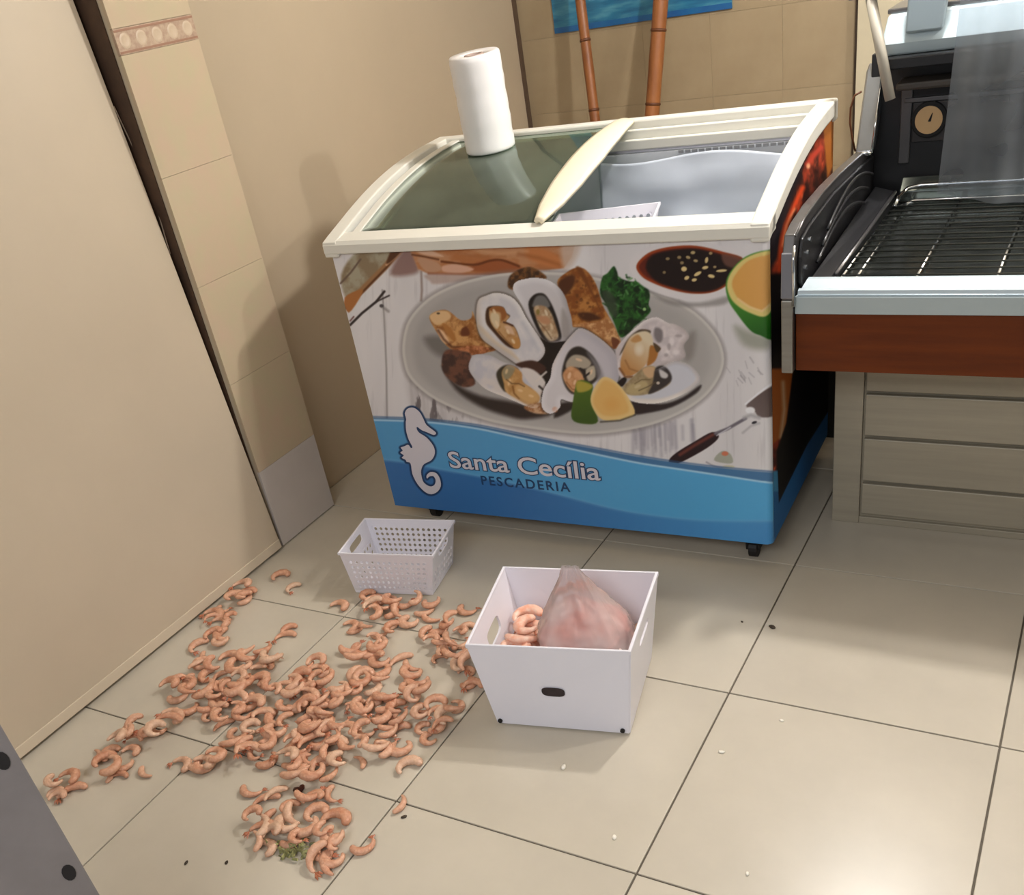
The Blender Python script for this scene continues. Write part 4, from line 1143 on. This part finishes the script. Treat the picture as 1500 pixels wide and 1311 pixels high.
for arc, rad, th_, tail in ((4.3, .0225, .0108, False), (3.6, .0250, .0104, True), (4.9, .0210, .0112, False), (2.8, .0295, .0096, True), (3.9, .0235, .0114, False), (2.2, .033, .0088, False)):
    b_, t_ = shrimp_meshes(arc, rad, th_, tail, 'peeled_shrimp', M_shrimp)
    VAR.append((b_.data, t_.data if t_ else None))
    bpy.data.objects.remove(b_)
    if t_: bpy.data.objects.remove(t_)
PLACED = []
def put_shrimp(x, y, z, rz, label, group, var=None, scale=1.0, tilt=(0, 0), name='peeled_shrimp', m=None):
    k = rng.integers(0, len(VAR)) if var is None else var
    bd_, td_ = VAR[k]
    o = bpy.data.objects.new(name, bd_); COL.objects.link(o)
    o.location = (x, y, z); o.rotation_euler = (tilt[0], tilt[1], rz); o.scale = (scale,)*3
    tag(o, label, 'shrimp', group)
    if m:
        o.material_slots[0].link = 'OBJECT'; o.material_slots[0].material = m
    if td_:
        c = bpy.data.objects.new('tail', td_); COL.objects.link(c); c.parent = o
    return o
LAB = {'heap': ('shrimp in the main heap', 'pink peeled shrimp in the dense main heap between the leaning board and the white box'),
       'board': ('shrimp along the leaning board', 'pink peeled shrimp in the strip along the foot of the leaning board'),
       'basket': ('shrimp below the empty basket', 'pink peeled shrimp spilled in front of the empty perforated basket'),
       'box': ('shrimp against the white box', 'pink peeled shrimp scattered between the main heap and the wall of the white box'),
       'upright': ('shrimp beside the steel upright', 'pink peeled shrimp in the thin trail reaching the grey steel upright'),
       'bits': ('shrimp around the chopped bits', 'pink peeled shrimp in the small heap around the chopped olive bits'),
       'middle': ('shrimp between basket and heap', 'pink peeled shrimp in the loose band joining basket spill and main heap')}
WHERE = ['heap', 'heap', 'board', 'board', 'board', 'basket', 'basket', 'middle', 'middle', 'middle', 'box', 'box', 'upright', 'upright', 'bits', 'heap']
def inside(pt, poly):
    x, y = pt; r = False
    for i in range(len(poly)):
        x0, y0 = poly[i]; x1, y1 = poly[(i+1) % len(poly)]
        if (y0 > y) != (y1 > y) and x < x0+(y-y0)*(x1-x0)/(y1-y0): r = not r
    return r
# stretches of the spill (photo pixels on the floor, number, closest spacing in m)
REG = [([(300, 990), (320, 955), (350, 948), (412, 955), (425, 985), (450, 968), (472, 972), (480, 1005), (500, 1040), (490, 1080), (500, 1120), (470, 1150), (430, 1135), (380, 1118), (312, 1085), (292, 1050), (300, 1020)], 116, .0225),
       ([(430, 1010), (540, 1015), (600, 1030), (612, 1060), (590, 1095), (540, 1112), (500, 1130), (450, 1120)], 46, .0235),
       ([(236, 1018), (262, 995), (292, 985), (296, 1040), (262, 1046)], 9, .03),
       ([(296, 900), (330, 888), (342, 900), (332, 945), (316, 978), (290, 985), (284, 950)], 15, .028),
       ([(340, 868), (362, 862), (374, 880), (346, 890)], 6, .025),
       ([(540, 876), (640, 876), (634, 894), (570, 900), (545, 896)], 15, .027),
       ([(506, 915), (560, 905), (604, 908), (600, 926), (540, 930)], 8, .03),
       ([(512, 945), (562, 940), (570, 965), (556, 1000), (534, 1020), (518, 1000), (530, 975)], 17, .027),
       ([(580, 970), (612, 962), (614, 995), (592, 1000)], 5, .028),
       ([(590, 1010), (625, 1015), (625, 1040), (600, 1040)], 5, .028),
       ([(622, 935), (648, 915), (690, 912), (690, 960), (708, 1010), (690, 1015), (660, 975), (640, 965)], 26, .025),
       ([(618, 1050), (640, 1035), (690, 1030), (665, 1060), (640, 1090), (622, 1088)], 12, .027),
       ([(142, 1128), (160, 1095), (200, 1070), (250, 1055), (256, 1070), (214, 1092), (176, 1142), (150, 1148)], 19, .028),
       ([(72, 1145), (92, 1138), (120, 1152), (108, 1170), (84, 1172)], 6, .028),
       ([(380, 1185), (420, 1160), (446, 1150), (470, 1185), (510, 1220), (512, 1262), (470, 1262), (450, 1235), (410, 1230), (370, 1256), (360, 1240)], 30, .027),
       ([(290, 1105), (318, 1100), (320, 1132), (296, 1132)], 4, .03)]
nsp = 0
FEET = [[(p[0], p[1]) for p in bb], [(p[0], p[1]) for p in B4]]
for (poly, num, dmin), wh in zip(REG, WHERE):
    G1, L1 = LAB[wh]; num = int(num*0.88); dmin *= 1.0
    xs = [p[0] for p in poly]; ys = [p[1] for p in poly]
    got = 0; tries = 0
    while got < num and tries < num*60:
        tries += 1
        u, v = rng.uniform(min(xs), max(xs)), rng.uniform(min(ys), max(ys))
        if not inside((u, v), poly): continue
        w = atz(u, v, 0.008)
        if w[0] < -1.635 or any(inside((w[0]+dx, w[1]+dy), FOOT) for FOOT in FEET for dx in (-.03, .03) for dy in (-.012, .03)): continue
        near = [q for q in PLACED if math.hypot(q[0]-w[0], q[1]-w[1]) < 0.044]
        if any(math.hypot(q[0]-w[0], q[1]-w[1]) < dmin for q in near): continue
        z = min(0.024, max([q[2] for q in near], default=-0.0085)+0.0085)
        sc = rng.uniform(0.68, 1.06)
        tl = (rng.normal(0, .16), rng.normal(0, .16)) if z > 0.002 else (0, 0)
        zz_ = z+0.030*sc*(abs(tl[0])+abs(tl[1]))*0.6
        put_shrimp(w[0], w[1], zz_, rng.uniform(0, 6.28), L1, G1, scale=sc, tilt=tl)
        PLACED.append((w[0], w[1], z)); got += 1; nsp += 1
# single ones
for (u, v, lab, k, rz) in [(411, 844, 'single peeled shrimp on the floor beside the white pillar tile', 0, 2.4), (431, 861, 'single peeled shrimp on the floor beside the white pillar tile', 1, 2.9),
                           (424, 922, None, 0, 3.0), (418, 935, None, 3, 2.2), (495, 889, 'single pale peeled shrimp on a floor joint beside the empty basket', 4, 1.4), (637, 899, None, 5, 4.6), (512, 918, None, 0, 1.0),
                           (686, 891, None, 1, 4.5), (372, 1152, None, 3, 4.7), (222, 1124, None, 5, 4.4), (262, 1122, None, 1, 1.2), (130, 1110, None, 5, 0.8), (300, 1120, None, 0, 4.7), (494, 1160, None, 3, 3.9),
                           (574, 1176, 'thin peeled shrimp lying alone across a floor joint', 5, 0.2), (600, 1124, 'pale peeled shrimp lying alone beside the shadow of the white box', 4, 2.5), (531, 1236, None, 1, 5.5), (488, 1256, None, 2, 4.8)]:
    w = atz(u, v, 0.008)
    wh = 'board' if u < 430 and v < 960 else 'basket' if v < 925 and u < 650 else 'box' if u > 650 else 'upright' if u < 280 else 'heap' if v < 1165 else 'bits'
    G1, L1 = LAB[wh]
    grp = 'single shrimp beside the pillar' if lab and 'pillar' in lab else (None if lab else G1)
    put_shrimp(w[0], w[1], 0.0, rz, lab or L1, grp, k, rng.uniform(0.78, 0.95))
# shrimp in the box
for k in range(10):
    a, b = (0.155+0.05*rng.random(), 0.22+0.52*(k % 5)/4)
    base_ = quadpt([tuple(p) for p in R4], a, b)
    put_shrimp(base_[0]+0.012, base_[1], 0.120+0.024*(k//5)+0.003*(k % 3), rng.uniform(0, 6.28), 'pale pink shrimp in the white box beside the plastic bag', 'shrimp in the white box',
               None, 1.15, (rng.normal(0, .2), rng.normal(0, .2)), m=M_pshrimp)
# a layer of shrimp meat under them fills the box
m = MB()
lv = [tuple(np.array(Bl[k])*(1-.40)+np.array(Rl[k])*.40) for k in range(4)]
def lay(u, v):
    p = quadpt(lv, 0.025+0.95*u, 0.025+0.95*v); q = Vector(p)
    return (p[0], p[1], 0.105+0.012*mnoise.noise(q*40)+0.007*mnoise.noise(q*90))
ml = MB().grid(lay, 40, 34)
sl = ml.build('shrimp_layer', M_pshrimp, None, smooth=True); sl.location = (bc[0], bc[1], 0)
tag(sl, 'packed layer of pale shrimp filling the bottom of the white box', 'shrimp', kind='stuff')

# ------------------------------------------------------------------ crumbs on the floor
def crumb(u, v, r, m, label, cat, grp, name, el=1.6):
    w = atz(u, v, 0)
    mm = MB()
    prof = [(0.0001, 0), (r*0.8, 0.0), (r, r*0.35), (r*0.6, r*0.7), (0.0001, r*0.8)]
    mm.lathe(prof, 8)
    for i, p in enumerate(mm.v):
        k = 1+0.25*mnoise.noise(Vector(p)*400+Vector((u, v, 0)))
        mm.v[i] = (p[0]*k*el, p[1]*k, p[2]*k)
    o = mm.build(name, m, None, smooth=True)
    o.location = (w[0], w[1], 0); o.rotation_euler = (0, 0, rng.uniform(0, 3.1))
    tag(o, label, cat, grp)
for u, v, r in ((826, 1124, .0065), (1057, 1102, .005), (1145, 1056, .004), (900, 1227, .005), (1095, 1280, .004)):
    crumb(u, v, r, M_crumb, 'small white crumb on the bare floor tiles', 'crumb', 'white crumbs on the floor', 'white_crumb')
for u, v, r in ((1131, 919, .007), (592, 1197, .005), (273, 1264, .004), (332, 1264, .004), (1087, 911, .003)):
    crumb(u, v, r, M_crumbd, 'small dark crumb on the bare floor tiles', 'crumb', 'dark crumbs on the floor', 'dark_crumb')
for u, v, r in ((455, 1042, .008), (449, 1050, .008), (437, 1160, .008), (442, 1155, .006), (524, 1031, .006)):
    w = atz(u, v, 0)
    crumb(u, v, r*1.3, mat('shrimp_head', (84, 40, 26), 0.5, var=0.4, vscale=80), 'dark red brown shrimp head scrap in the spill', 'food scrap', 'shrimp scraps', 'shrimp_scrap')
hb = MB()
for k in range(70):
    w = atz(rng.normal(430, 16), rng.normal(1246, 8), 0)
    s = rng.uniform(.002, .006); a = rng.uniform(0, 3.1)
    z = rng.uniform(0, .012)
    ca, sa = math.cos(a)*s*1.8, math.sin(a)*s*1.8
    hb.hexa([(w[0]-ca+sa*.4, w[1]-sa-ca*.4, z), (w[0]+ca+sa*.4, w[1]+sa-ca*.4, z), (w[0]+ca-sa*.4, w[1]+sa+ca*.4, z), (w[0]-ca-sa*.4, w[1]-sa+ca*.4, z)] +
            [(w[0]-ca*.7, w[1]-sa*.7, z+s), (w[0]+ca*.7, w[1]+sa*.7, z+s*.8), (w[0]+ca*.6-sa*.2, w[1]+sa*.6+ca*.2, z+s), (w[0]-ca*.6-sa*.2, w[1]-sa*.6+ca*.2, z+s)])
tag(hb.build('herb_bits', M_herb, None, auto=False), 'olive and dark chopped bits among the shrimp on the floor', 'food scraps', kind='stuff')

# ------------------------------------------------------------------ bamboo poles and poster
def pole(pu, pv, r, name_label, ytop=2.02, ybot=1.70):
    # from two photo pixels on the pole; the pole leans back against the wall
    def at(u, v):
        lo, hi = 1.2, 2.2
        for _ in range(40):
            mid = (lo+hi)/2; w = aty(u, v, mid)
            want = ybot+(ytop-ybot)*w[2]/1.9
            if mid < want: lo = mid
            else: hi = mid
        return aty(u, v, (lo+hi)/2)
    a, b = at(*pu), at(*pv)                              # a upper, b lower
    d = (a-b)/(a[2]-b[2])
    p0, p1 = b-d*b[2], b+d*(1.95-b[2])
    e = empty('bamboo_pole', tuple(p0)); tag(e, name_label, 'pole')
    n = 40; pts = [tuple((p0+(p1-p0)*k/n)-p0) for k in range(n+1)]
    MB().tube(pts, [r*(1+0.02*math.sin(k*1.7)) for k in range(n+1)], 16).build('cane', M_bamboo, e, smooth=True)
    for k in range(7):
        t = 0.09+k*0.135
        q = (p1-p0)*t; dd = (p1-p0)/np.linalg.norm(p1-p0)
        MB().tube([tuple(q-dd*0.006), tuple(q-dd*0.002), tuple(q+dd*0.002), tuple(q+dd*0.006)], [r*1.0, r*1.10, r*1.10, r*1.0], 16).build('node_ring', M_node, e, smooth=True)
pole((850, 0), (872, 178), 0.0215, 'thinner bamboo pole leaning on the wall behind the freezer')
pole((968, 0), (955, 170), 0.030, 'thicker bamboo pole leaning on the wall behind the freezer')
m = bpy.data.materials.new('sea_print'); m.use_nodes = True
nt = m.node_tree; b_ = nt.nodes['Principled BSDF']; b_.inputs['Roughness'].default_value = 0.35
tc = nt.nodes.new('ShaderNodeTexCoord'); mp = nt.nodes.new('ShaderNodeMapping'); mp.inputs['Scale'].default_value = (2.5, 1, 14)
nz = nt.nodes.new('ShaderNodeTexNoise'); nz.inputs['Scale'].default_value = 2.2; nz.inputs['Detail'].default_value = 7
rp = nt.nodes.new('ShaderNodeValToRGB'); el = rp.color_ramp.elements
el[0].position = 0.3; el[0].color = lin((22, 84, 124))+(1,); el[1].position = 0.72; el[1].color = lin((96, 160, 178))+(1,)
e2 = el.new(0.5); e2.color = lin((44, 116, 150))+(1,)
nt.links.new(tc.outputs['Object'], mp.inputs[0]); nt.links.new(mp.outputs[0], nz.inputs['Vector']); nt.links.new(nz.outputs['Fac'], rp.inputs[0]); nt.links.new(rp.outputs[0], b_.inputs['Base Color'])
ps = empty('sea_poster', (-1.21, YB, 1.255)); tag(ps, 'blue sea poster on the back wall behind the bamboo poles', 'poster')
MB().box((-0.402, -0.008, 0), (0.403, -0.0005, 0.55)).build('panel', m, ps, bevel=0.001)
MB().box((-0.402, -0.009, 0.0), (0.403, -0.0085, 0.022)).build('lower_band', mat('poster_band', (26, 82, 142), 0.35, rgb2=(30, 100, 150), vscale=10), ps)

# ------------------------------------------------------------------ fish counter
cx0 = -0.016
ct = empty('display_counter', (0.6, 0.4, 0)); tag(ct, 'refrigerated fish counter with wood front band and black interior', 'display counter')
def C(o): o.location = (-0.6, -0.4, 0); return o
XR = 1.75
# steel cabinet below
C(MB().box((0.04, 0.285, 0.0), (XR, 0.80, 0.60)).build('cabinet', M_steeldk, ct, bevel=0.002))
C(MB().box((0.04, 0.272, 0.0), (0.118, 0.286, 0.50)).build('stile', M_steeldk, ct, bevel=0.002))
C(MB().box((0.118, 0.274, 0.0), (XR, 0.286, 0.022)).build('plinth', M_steeldk, ct, bevel=0.002))
zs = [aty(1268, v, 0.272)[2] for v in (768, 706, 640, 575, 553)]
zs = [0.030, zs[1], zs[2], zs[3], 0.50]
for k in range(4):
    C(MB().box((0.124, 0.268, zs[k]+0.006), (XR, 0.284, zs[k+1]-0.004)).build('panel', M_steeldk, ct, bevel=0.003))
C(MB().box((-0.30, 0.83, 0.0), (0.06, 0.85, 0.60)).build('gap_shade_panel', M_blackm, ct, bevel=0.002))  # black panel added behind the freezer to darken the gap beside the cabinet
# wood band and rails
zw0, zw1, zr = 0.605, 0.752, 0.823
yf = -0.035
C(MB().box((0.012, yf, zw0), (XR, yf+0.02, zw1)).build('wood_band', M_wood, ct, bevel=0.002))
C(MB().box((0.016, yf+0.02, zw0+0.004), (XR, 0.29, zw0+0.02)).build('soffit', M_black, ct))
C(MB().box((0.012, yf-0.010, zw1), (XR, yf+0.02, zw1+0.043)).build('rail_face', M_alu2, ct, bevel=0.002))
C(MB().prism([(0.016, yf-0.010, zw1+0.043), (0.030, yf+0.036, zr), (0.030, yf+0.05, zr), (0.016, yf+0.05, zw1+0.03)], (XR-0.03, 0, 0)).build('rail_top', M_alu, ct, bevel=0.001))
C(MB().prism([(0.02, yf-0.006, zw1+0.050), (0.02, yf-0.012, zw1+0.050), (0.02, yf-0.010, zw1+0.058), (0.02, yf+0.0, zw1+0.060)], (XR-0.02, 0, 0)).build('rail_groove', M_alu, ct))
C(MB().box((cx0-0.001, -0.060, 0.606), (cx0+0.027, -0.050, 0.790)).build('cheek_front', M_steel, ct, bevel=0.003))
C(MB().hexa([(cx0-0.001, -0.062, 0.795), (cx0+0.027, -0.062, 0.795), (cx0+0.027, -0.050, 0.795), (cx0-0.001, -0.050, 0.795), (cx0-0.001, -0.054, 0.90), (cx0+0.027, -0.054, 0.90), (cx0+0.027, -0.042, 0.90), (cx0-0.001, -0.042, 0.90)]).build('cheek_cap', mat('cheek_cap_steel', (148, 148, 154), 0.3, metal=0.6), ct, bevel=0.002))
# tub and deck
C(MB().box((0.016, yf+0.02, zw0+0.02), (XR, 0.80, 0.795)).build('tub', M_black, ct))
C(MB().box((0.075, 0.03, 0.795), (XR, 0.78, 0.800)).build('deck_plate', M_deck, ct))
# wire rack on the deck
rackm = MB()
for k in range(15):
    y = 0.05+k*0.047
    rackm.tube([(0.10, y, 0.815), (XR, y, 0.815)], 0.0022, 6)
rk = C(rackm.build('rack_wires', mat('rack_wire', (96, 98, 94), 0.3, metal=0.9), ct, smooth=True))
for x in (0.10, 0.135, 0.27, 0.44, 0.61, 0.78, 0.95):
    C(MB().tube([(x, 0.03, 0.811), (x, 0.76, 0.811)], 0.0032, 8).build('rack_bar', M_chrome, ct, smooth=True))
loop = [(0.105, 0.66, 0.815), (0.108, 0.70, 0.83), (0.125, 0.735, 0.845), (0.16, 0.745, 0.85), (0.6, 0.745, 0.85), (XR, 0.745, 0.85)]
C(MB().tube(loop, 0.006, 10).build('back_bar', M_chrome, ct, smooth=True))
C(MB().tube([(0.11, 0.70, 0.803), (0.15, 0.715, 0.815), (XR, 0.715, 0.815)], 0.006, 10).build('back_bar', M_chrome, ct, smooth=True))
C(MB().prism([(0.10, 0.755, 0.80), (0.10, 0.75, 0.835), (0.10, 0.79, 0.865), (0.10, 0.79, 0.80)], (XR-0.1, 0, 0)).build('drip_ledge', mat('ledge_steel', (196, 206, 200), 0.16, metal=0.9, var=0.3, vscale=10), ct, bevel=0.004))
# left cheek
prof = [(-0.052, 0.605), (-0.056, 0.80), (-0.050, 0.895), (-0.030, 0.936), (0.02, 0.950), (0.129, 0.963), (0.294, 0.968), (0.476, 0.966), (0.70, 0.958), (0.83, 0.955), (0.83, 0.605)]
C(MB().prism([(cx0, y, z) for y, z in prof], (0.026, 0, 0)).build('cheek', M_char, ct, bevel=0.003))
prof2 = [(-0.02, 0.82), (-0.018, 0.88), (0.0, 0.918), (0.06, 0.930), (0.3, 0.945), (0.70, 0.935), (0.78, 0.93), (0.78, 0.80), (0.0, 0.80)]
C(MB().prism([(cx0+0.027, y, z) for y, z in prof2], (0.010, 0, 0)).build('inner_cheek', M_black, ct, bevel=0.004))
C(MB().tube([(cx0+0.028, -0.058, 0.775), (cx0+0.028, -0.058, 0.88), (cx0+0.028, -0.045, 0.915)], 0.004, 8).build('edge_trim', M_chrome, ct, smooth=True))
C(MB().tube([(cx0+0.028, -0.035, 0.935), (cx0+0.028, 0.05, 0.955), (cx0+0.028, 0.22, 0.968), (cx0+0.028, 0.4, 0.970)], 0.003, 8).build('edge_trim', M_char, ct, smooth=True))
for k, (yy, zz_) in enumerate(((0.02, 0.845), (0.02, 0.875), (0.02, 0.90))):
    C(MB().tube([(cx0+0.036, yy+0.02*k, zz_), (cx0+0.040, yy+0.02*k, zz_)], 0.006, 10).build('screw', M_chrome, ct))
# moulded dark end inside the cheek: a sloping gutter
for k, zq in enumerate((0.862, 0.888, 0.914)):
    pts = [(cx0+0.045+0.02*t, 0.10+0.42*t+0.05*k, zq-0.03+0.06*math.sin(t*2.6)) for t in np.linspace(0, 1, 14)]
    C(MB().tube(pts, 0.0045, 8).build('side_rib', M_black, ct, smooth=True))
C(MB().hexa([(0.03, 0.02, 0.80), (0.085, 0.02, 0.80), (0.095, 0.76, 0.80), (0.03, 0.76, 0.80), (0.03, 0.02, 0.815), (0.075, 0.02, 0.812), (0.085, 0.76, 0.835), (0.03, 0.76, 0.85)]).build('side_gutter', M_black, ct, bevel=0.004))
C(MB().tube([(0.085, 0.05, 0.818), (0.09, 0.4, 0.826), (0.095, 0.72, 0.84)], 0.005, 8).build('gutter_edge', M_char, ct, smooth=True))
# rear: black back panel with raised post, thermometer, top shelf
yb_ = 0.80
C(MB().box((0.0, yb_, 0.60), (XR, yb_+0.03, 1.19)).build('back_panel', M_black, ct, bevel=0.003))
C(MB().prism([(cx0, 0.70, 0.955), (cx0, 0.745, 0.965), (cx0, 0.86, 1.145), (cx0, 0.845, 1.165), (cx0, 0.81, 1.15)], (0.048, 0, 0)).build('rear_post', mat('post_steel', (160, 164, 168), 0.22, metal=0.85), ct, bevel=0.006))
C(MB().tube([(cx0+0.046, 0.695, 0.955), (cx0+0.046, 0.80, 1.14)], 0.0035, 8).build('post_trim', M_chrome, ct, smooth=True))
C(MB().tube([(cx0+0.004, 0.693, 0.955), (cx0+0.046, 0.693, 0.955)], 0.006, 8).build('post_foot', M_chrome, ct, smooth=True))
C(MB().box((0.06, 0.66, 1.165), (XR, 0.98, 1.192)).build('top_shelf', M_black, ct, bevel=0.003))
C(MB().box((0.085, 0.70, 1.105), (XR, 0.80, 1.125)).build('lamp_trough', mat('trough_grey', (70, 64, 58), 0.5), ct, bevel=0.006))
C(MB().box((0.095, 0.785, 1.060), (XR, 0.80, 1.072)).build('panel_rib', M_char, ct, bevel=0.002))
C(MB().box((0.085, 0.79, 0.90), (0.115, 0.80, 1.10)).build('panel_edge', M_char, ct, bevel=0.003))
th_c = aty(1361, 175, 0.785)
th_ = C(MB().tube([(th_c[0], 0.801, th_c[2]), (th_c[0], 0.780, th_c[2])], 0.047, 28).build('thermometer', M_blackm, ct, bevel=0.003))
MB().tube([(th_c[0], 0.7798, th_c[2]), (th_c[0], 0.7775, th_c[2])], 0.036, 28).build('dial', M_dial, th_)
MB().hexa([(th_c[0]-.002, 0.7772, th_c[2]-.004), (th_c[0]+.006, 0.7772, th_c[2]-.004), (th_c[0]+.010, 0.7772, th_c[2]+.018), (th_c[0]+.008, 0.7772, th_c[2]+.018),
           (th_c[0]-.002, 0.7764, th_c[2]-.004), (th_c[0]+.006, 0.7764, th_c[2]-.004), (th_c[0]+.010, 0.7764, th_c[2]+.018), (th_c[0]+.008, 0.7764, th_c[2]+.018)]).build('needle', M_blackm, th_)
C(MB().box((0.118, 0.793, 0.955), (0.36, 0.80, 1.058)).build('thermometer_plate', mat('plate_dark', (52, 48, 48), 0.45, var=0.3, vscale=14), ct, bevel=0.002))
# stay arm for the front glass
a_, b__ = aty(1275, -6, 0.635), aty(1304, 146, 0.635)
C(MB().tube([tuple(a_), tuple(b__)], 0.0135, 14).build('stay_arm', M_rod, ct, smooth=True))
h_ = aty(1262, -2, 0.635)
C(MB().box((h_[0]-0.03, 0.62, h_[2]), (XR, 0.65, h_[2]+0.03)).build('upper_frame', M_char, ct, bevel=0.003))
C(MB().tube([(0.95, 0.64, h_[2]+0.01), (0.95, 0.70, 1.18)], 0.010, 10).build('frame_upright', M_rod, ct, smooth=True))
# cable beside the post
p0 = aty(1256, 135, 0.9)
pts = [tuple(aty(u, v, 0.90)) for u, v in ((1262, 134), (1252, 140), (1246, 158), (1245, 180), (1248, 200), (1253, 222))]
C(MB().tube(pts, 0.003, 8).build('cable', M_node, ct, smooth=True))

# weighing scale on the top shelf
s0 = aty(1292, 78, 0.70); s1 = aty(1292, 18, 0.70)
sc = empty('weighing_scale', (s0[0], 0.70, 1.192)); tag(sc, 'pale blue weighing scale on top of the fish counter', 'scale')
hs = 0.095
MB().hexa([(0.004, 0.01, 0), (0.62, 0.01, 0), (0.62, 0.26, 0), (0.004, 0.26, 0), (-0.004, -0.005, 0.03), (0.62, -0.005, 0.03), (0.62, 0.26, 0.03), (-0.004, 0.26, 0.03)]).hexa(
    [(-0.004, -0.005, 0.03), (0.62, -0.005, 0.03), (0.62, 0.26, 0.03), (-0.004, 0.26, 0.03), (0.006, 0.03, hs), (0.62, 0.03, hs), (0.62, 0.26, hs), (0.006, 0.26, hs)]).build('body', M_scale, sc, bevel=0.006)
MB().box((0.0, 0.05, hs), (0.60, 0.25, hs+0.012)).build('pan', M_char, sc, bevel=0.003)
d0 = aty(1326, 50, 0.69); d1 = aty(1384, 40, 0.69)
MB().hexa([(d0[0]-s0[0], -0.014, 0.052), (d1[0]-s0[0]-0.006, -0.014, 0.052), (d1[0]-s0[0]-0.006, 0.02, 0.052), (d0[0]-s0[0], 0.02, 0.052),
           (d0[0]-s0[0]+0.004, -0.012, 0.20), (d1[0]-s0[0]+0.008, -0.012, 0.20), (d1[0]-s0[0]+0.008, 0.03, 0.20), (d0[0]-s0[0]+0.004, 0.03, 0.20)]).build('display_head', M_scale2, sc, bevel=0.005)

# hanging clear plastic sheet over the counter
cu = empty('plastic_sheet', (0.2, 0.5, 0.88)); tag(cu, 'clear plastic sheet hanging over the fish counter racks', 'plastic sheet')
c00 = aty(1372, 285, 0.5); c01 = aty(1408, -10, 0.5)
def cfn(u, v):
    x0_ = c00[0]+(c01[0]-c00[0])*v; z0_ = c00[2]+(c01[2]+0.05-c00[2])*v
    x = x0_+0.42*u
    w = 0.010*math.sin(u*14+v*2)+0.006*math.sin(u*31+1)
    z = z0_-0.03*math.sin(u*3.0)*(1-v)
    return (x-0.2, w, z-0.88)
MB().grid(cfn, 60, 30).build('sheet', M_curtain, cu, smooth=True)

# ------------------------------------------------------------------ grey steel upright near the camera
q = CPOS+0.75*(atz(146, 1311, 0)-CPOS)
st = empty('steel_upright', (q[0], q[1], 0), math.atan2(q[1]-CPOS[1], q[0]-CPOS[0])+math.pi/2)
tag(st, 'grey sheet steel upright with dark holes along its edge', 'steel upright')
MB().box((0.0, -0.002, 0), (0.34, 0.002, 1.05)).box((-0.0, -0.03, 0), (0.004, 0.0, 1.05)).build('sheet', M_post, st, bevel=0.001)
for k in range(4):
    zc = 0.719-0.246*(k-1)
    pts = []
    for i in range(14):
        a = 2*math.pi*i/14
        pts.append((0.022+0.0100*math.cos(a), 0.0024, zc+0.0170*math.sin(a)))
    MB().prism(pts, (0, 0.0006, 0)).build('slot', M_plug, st)
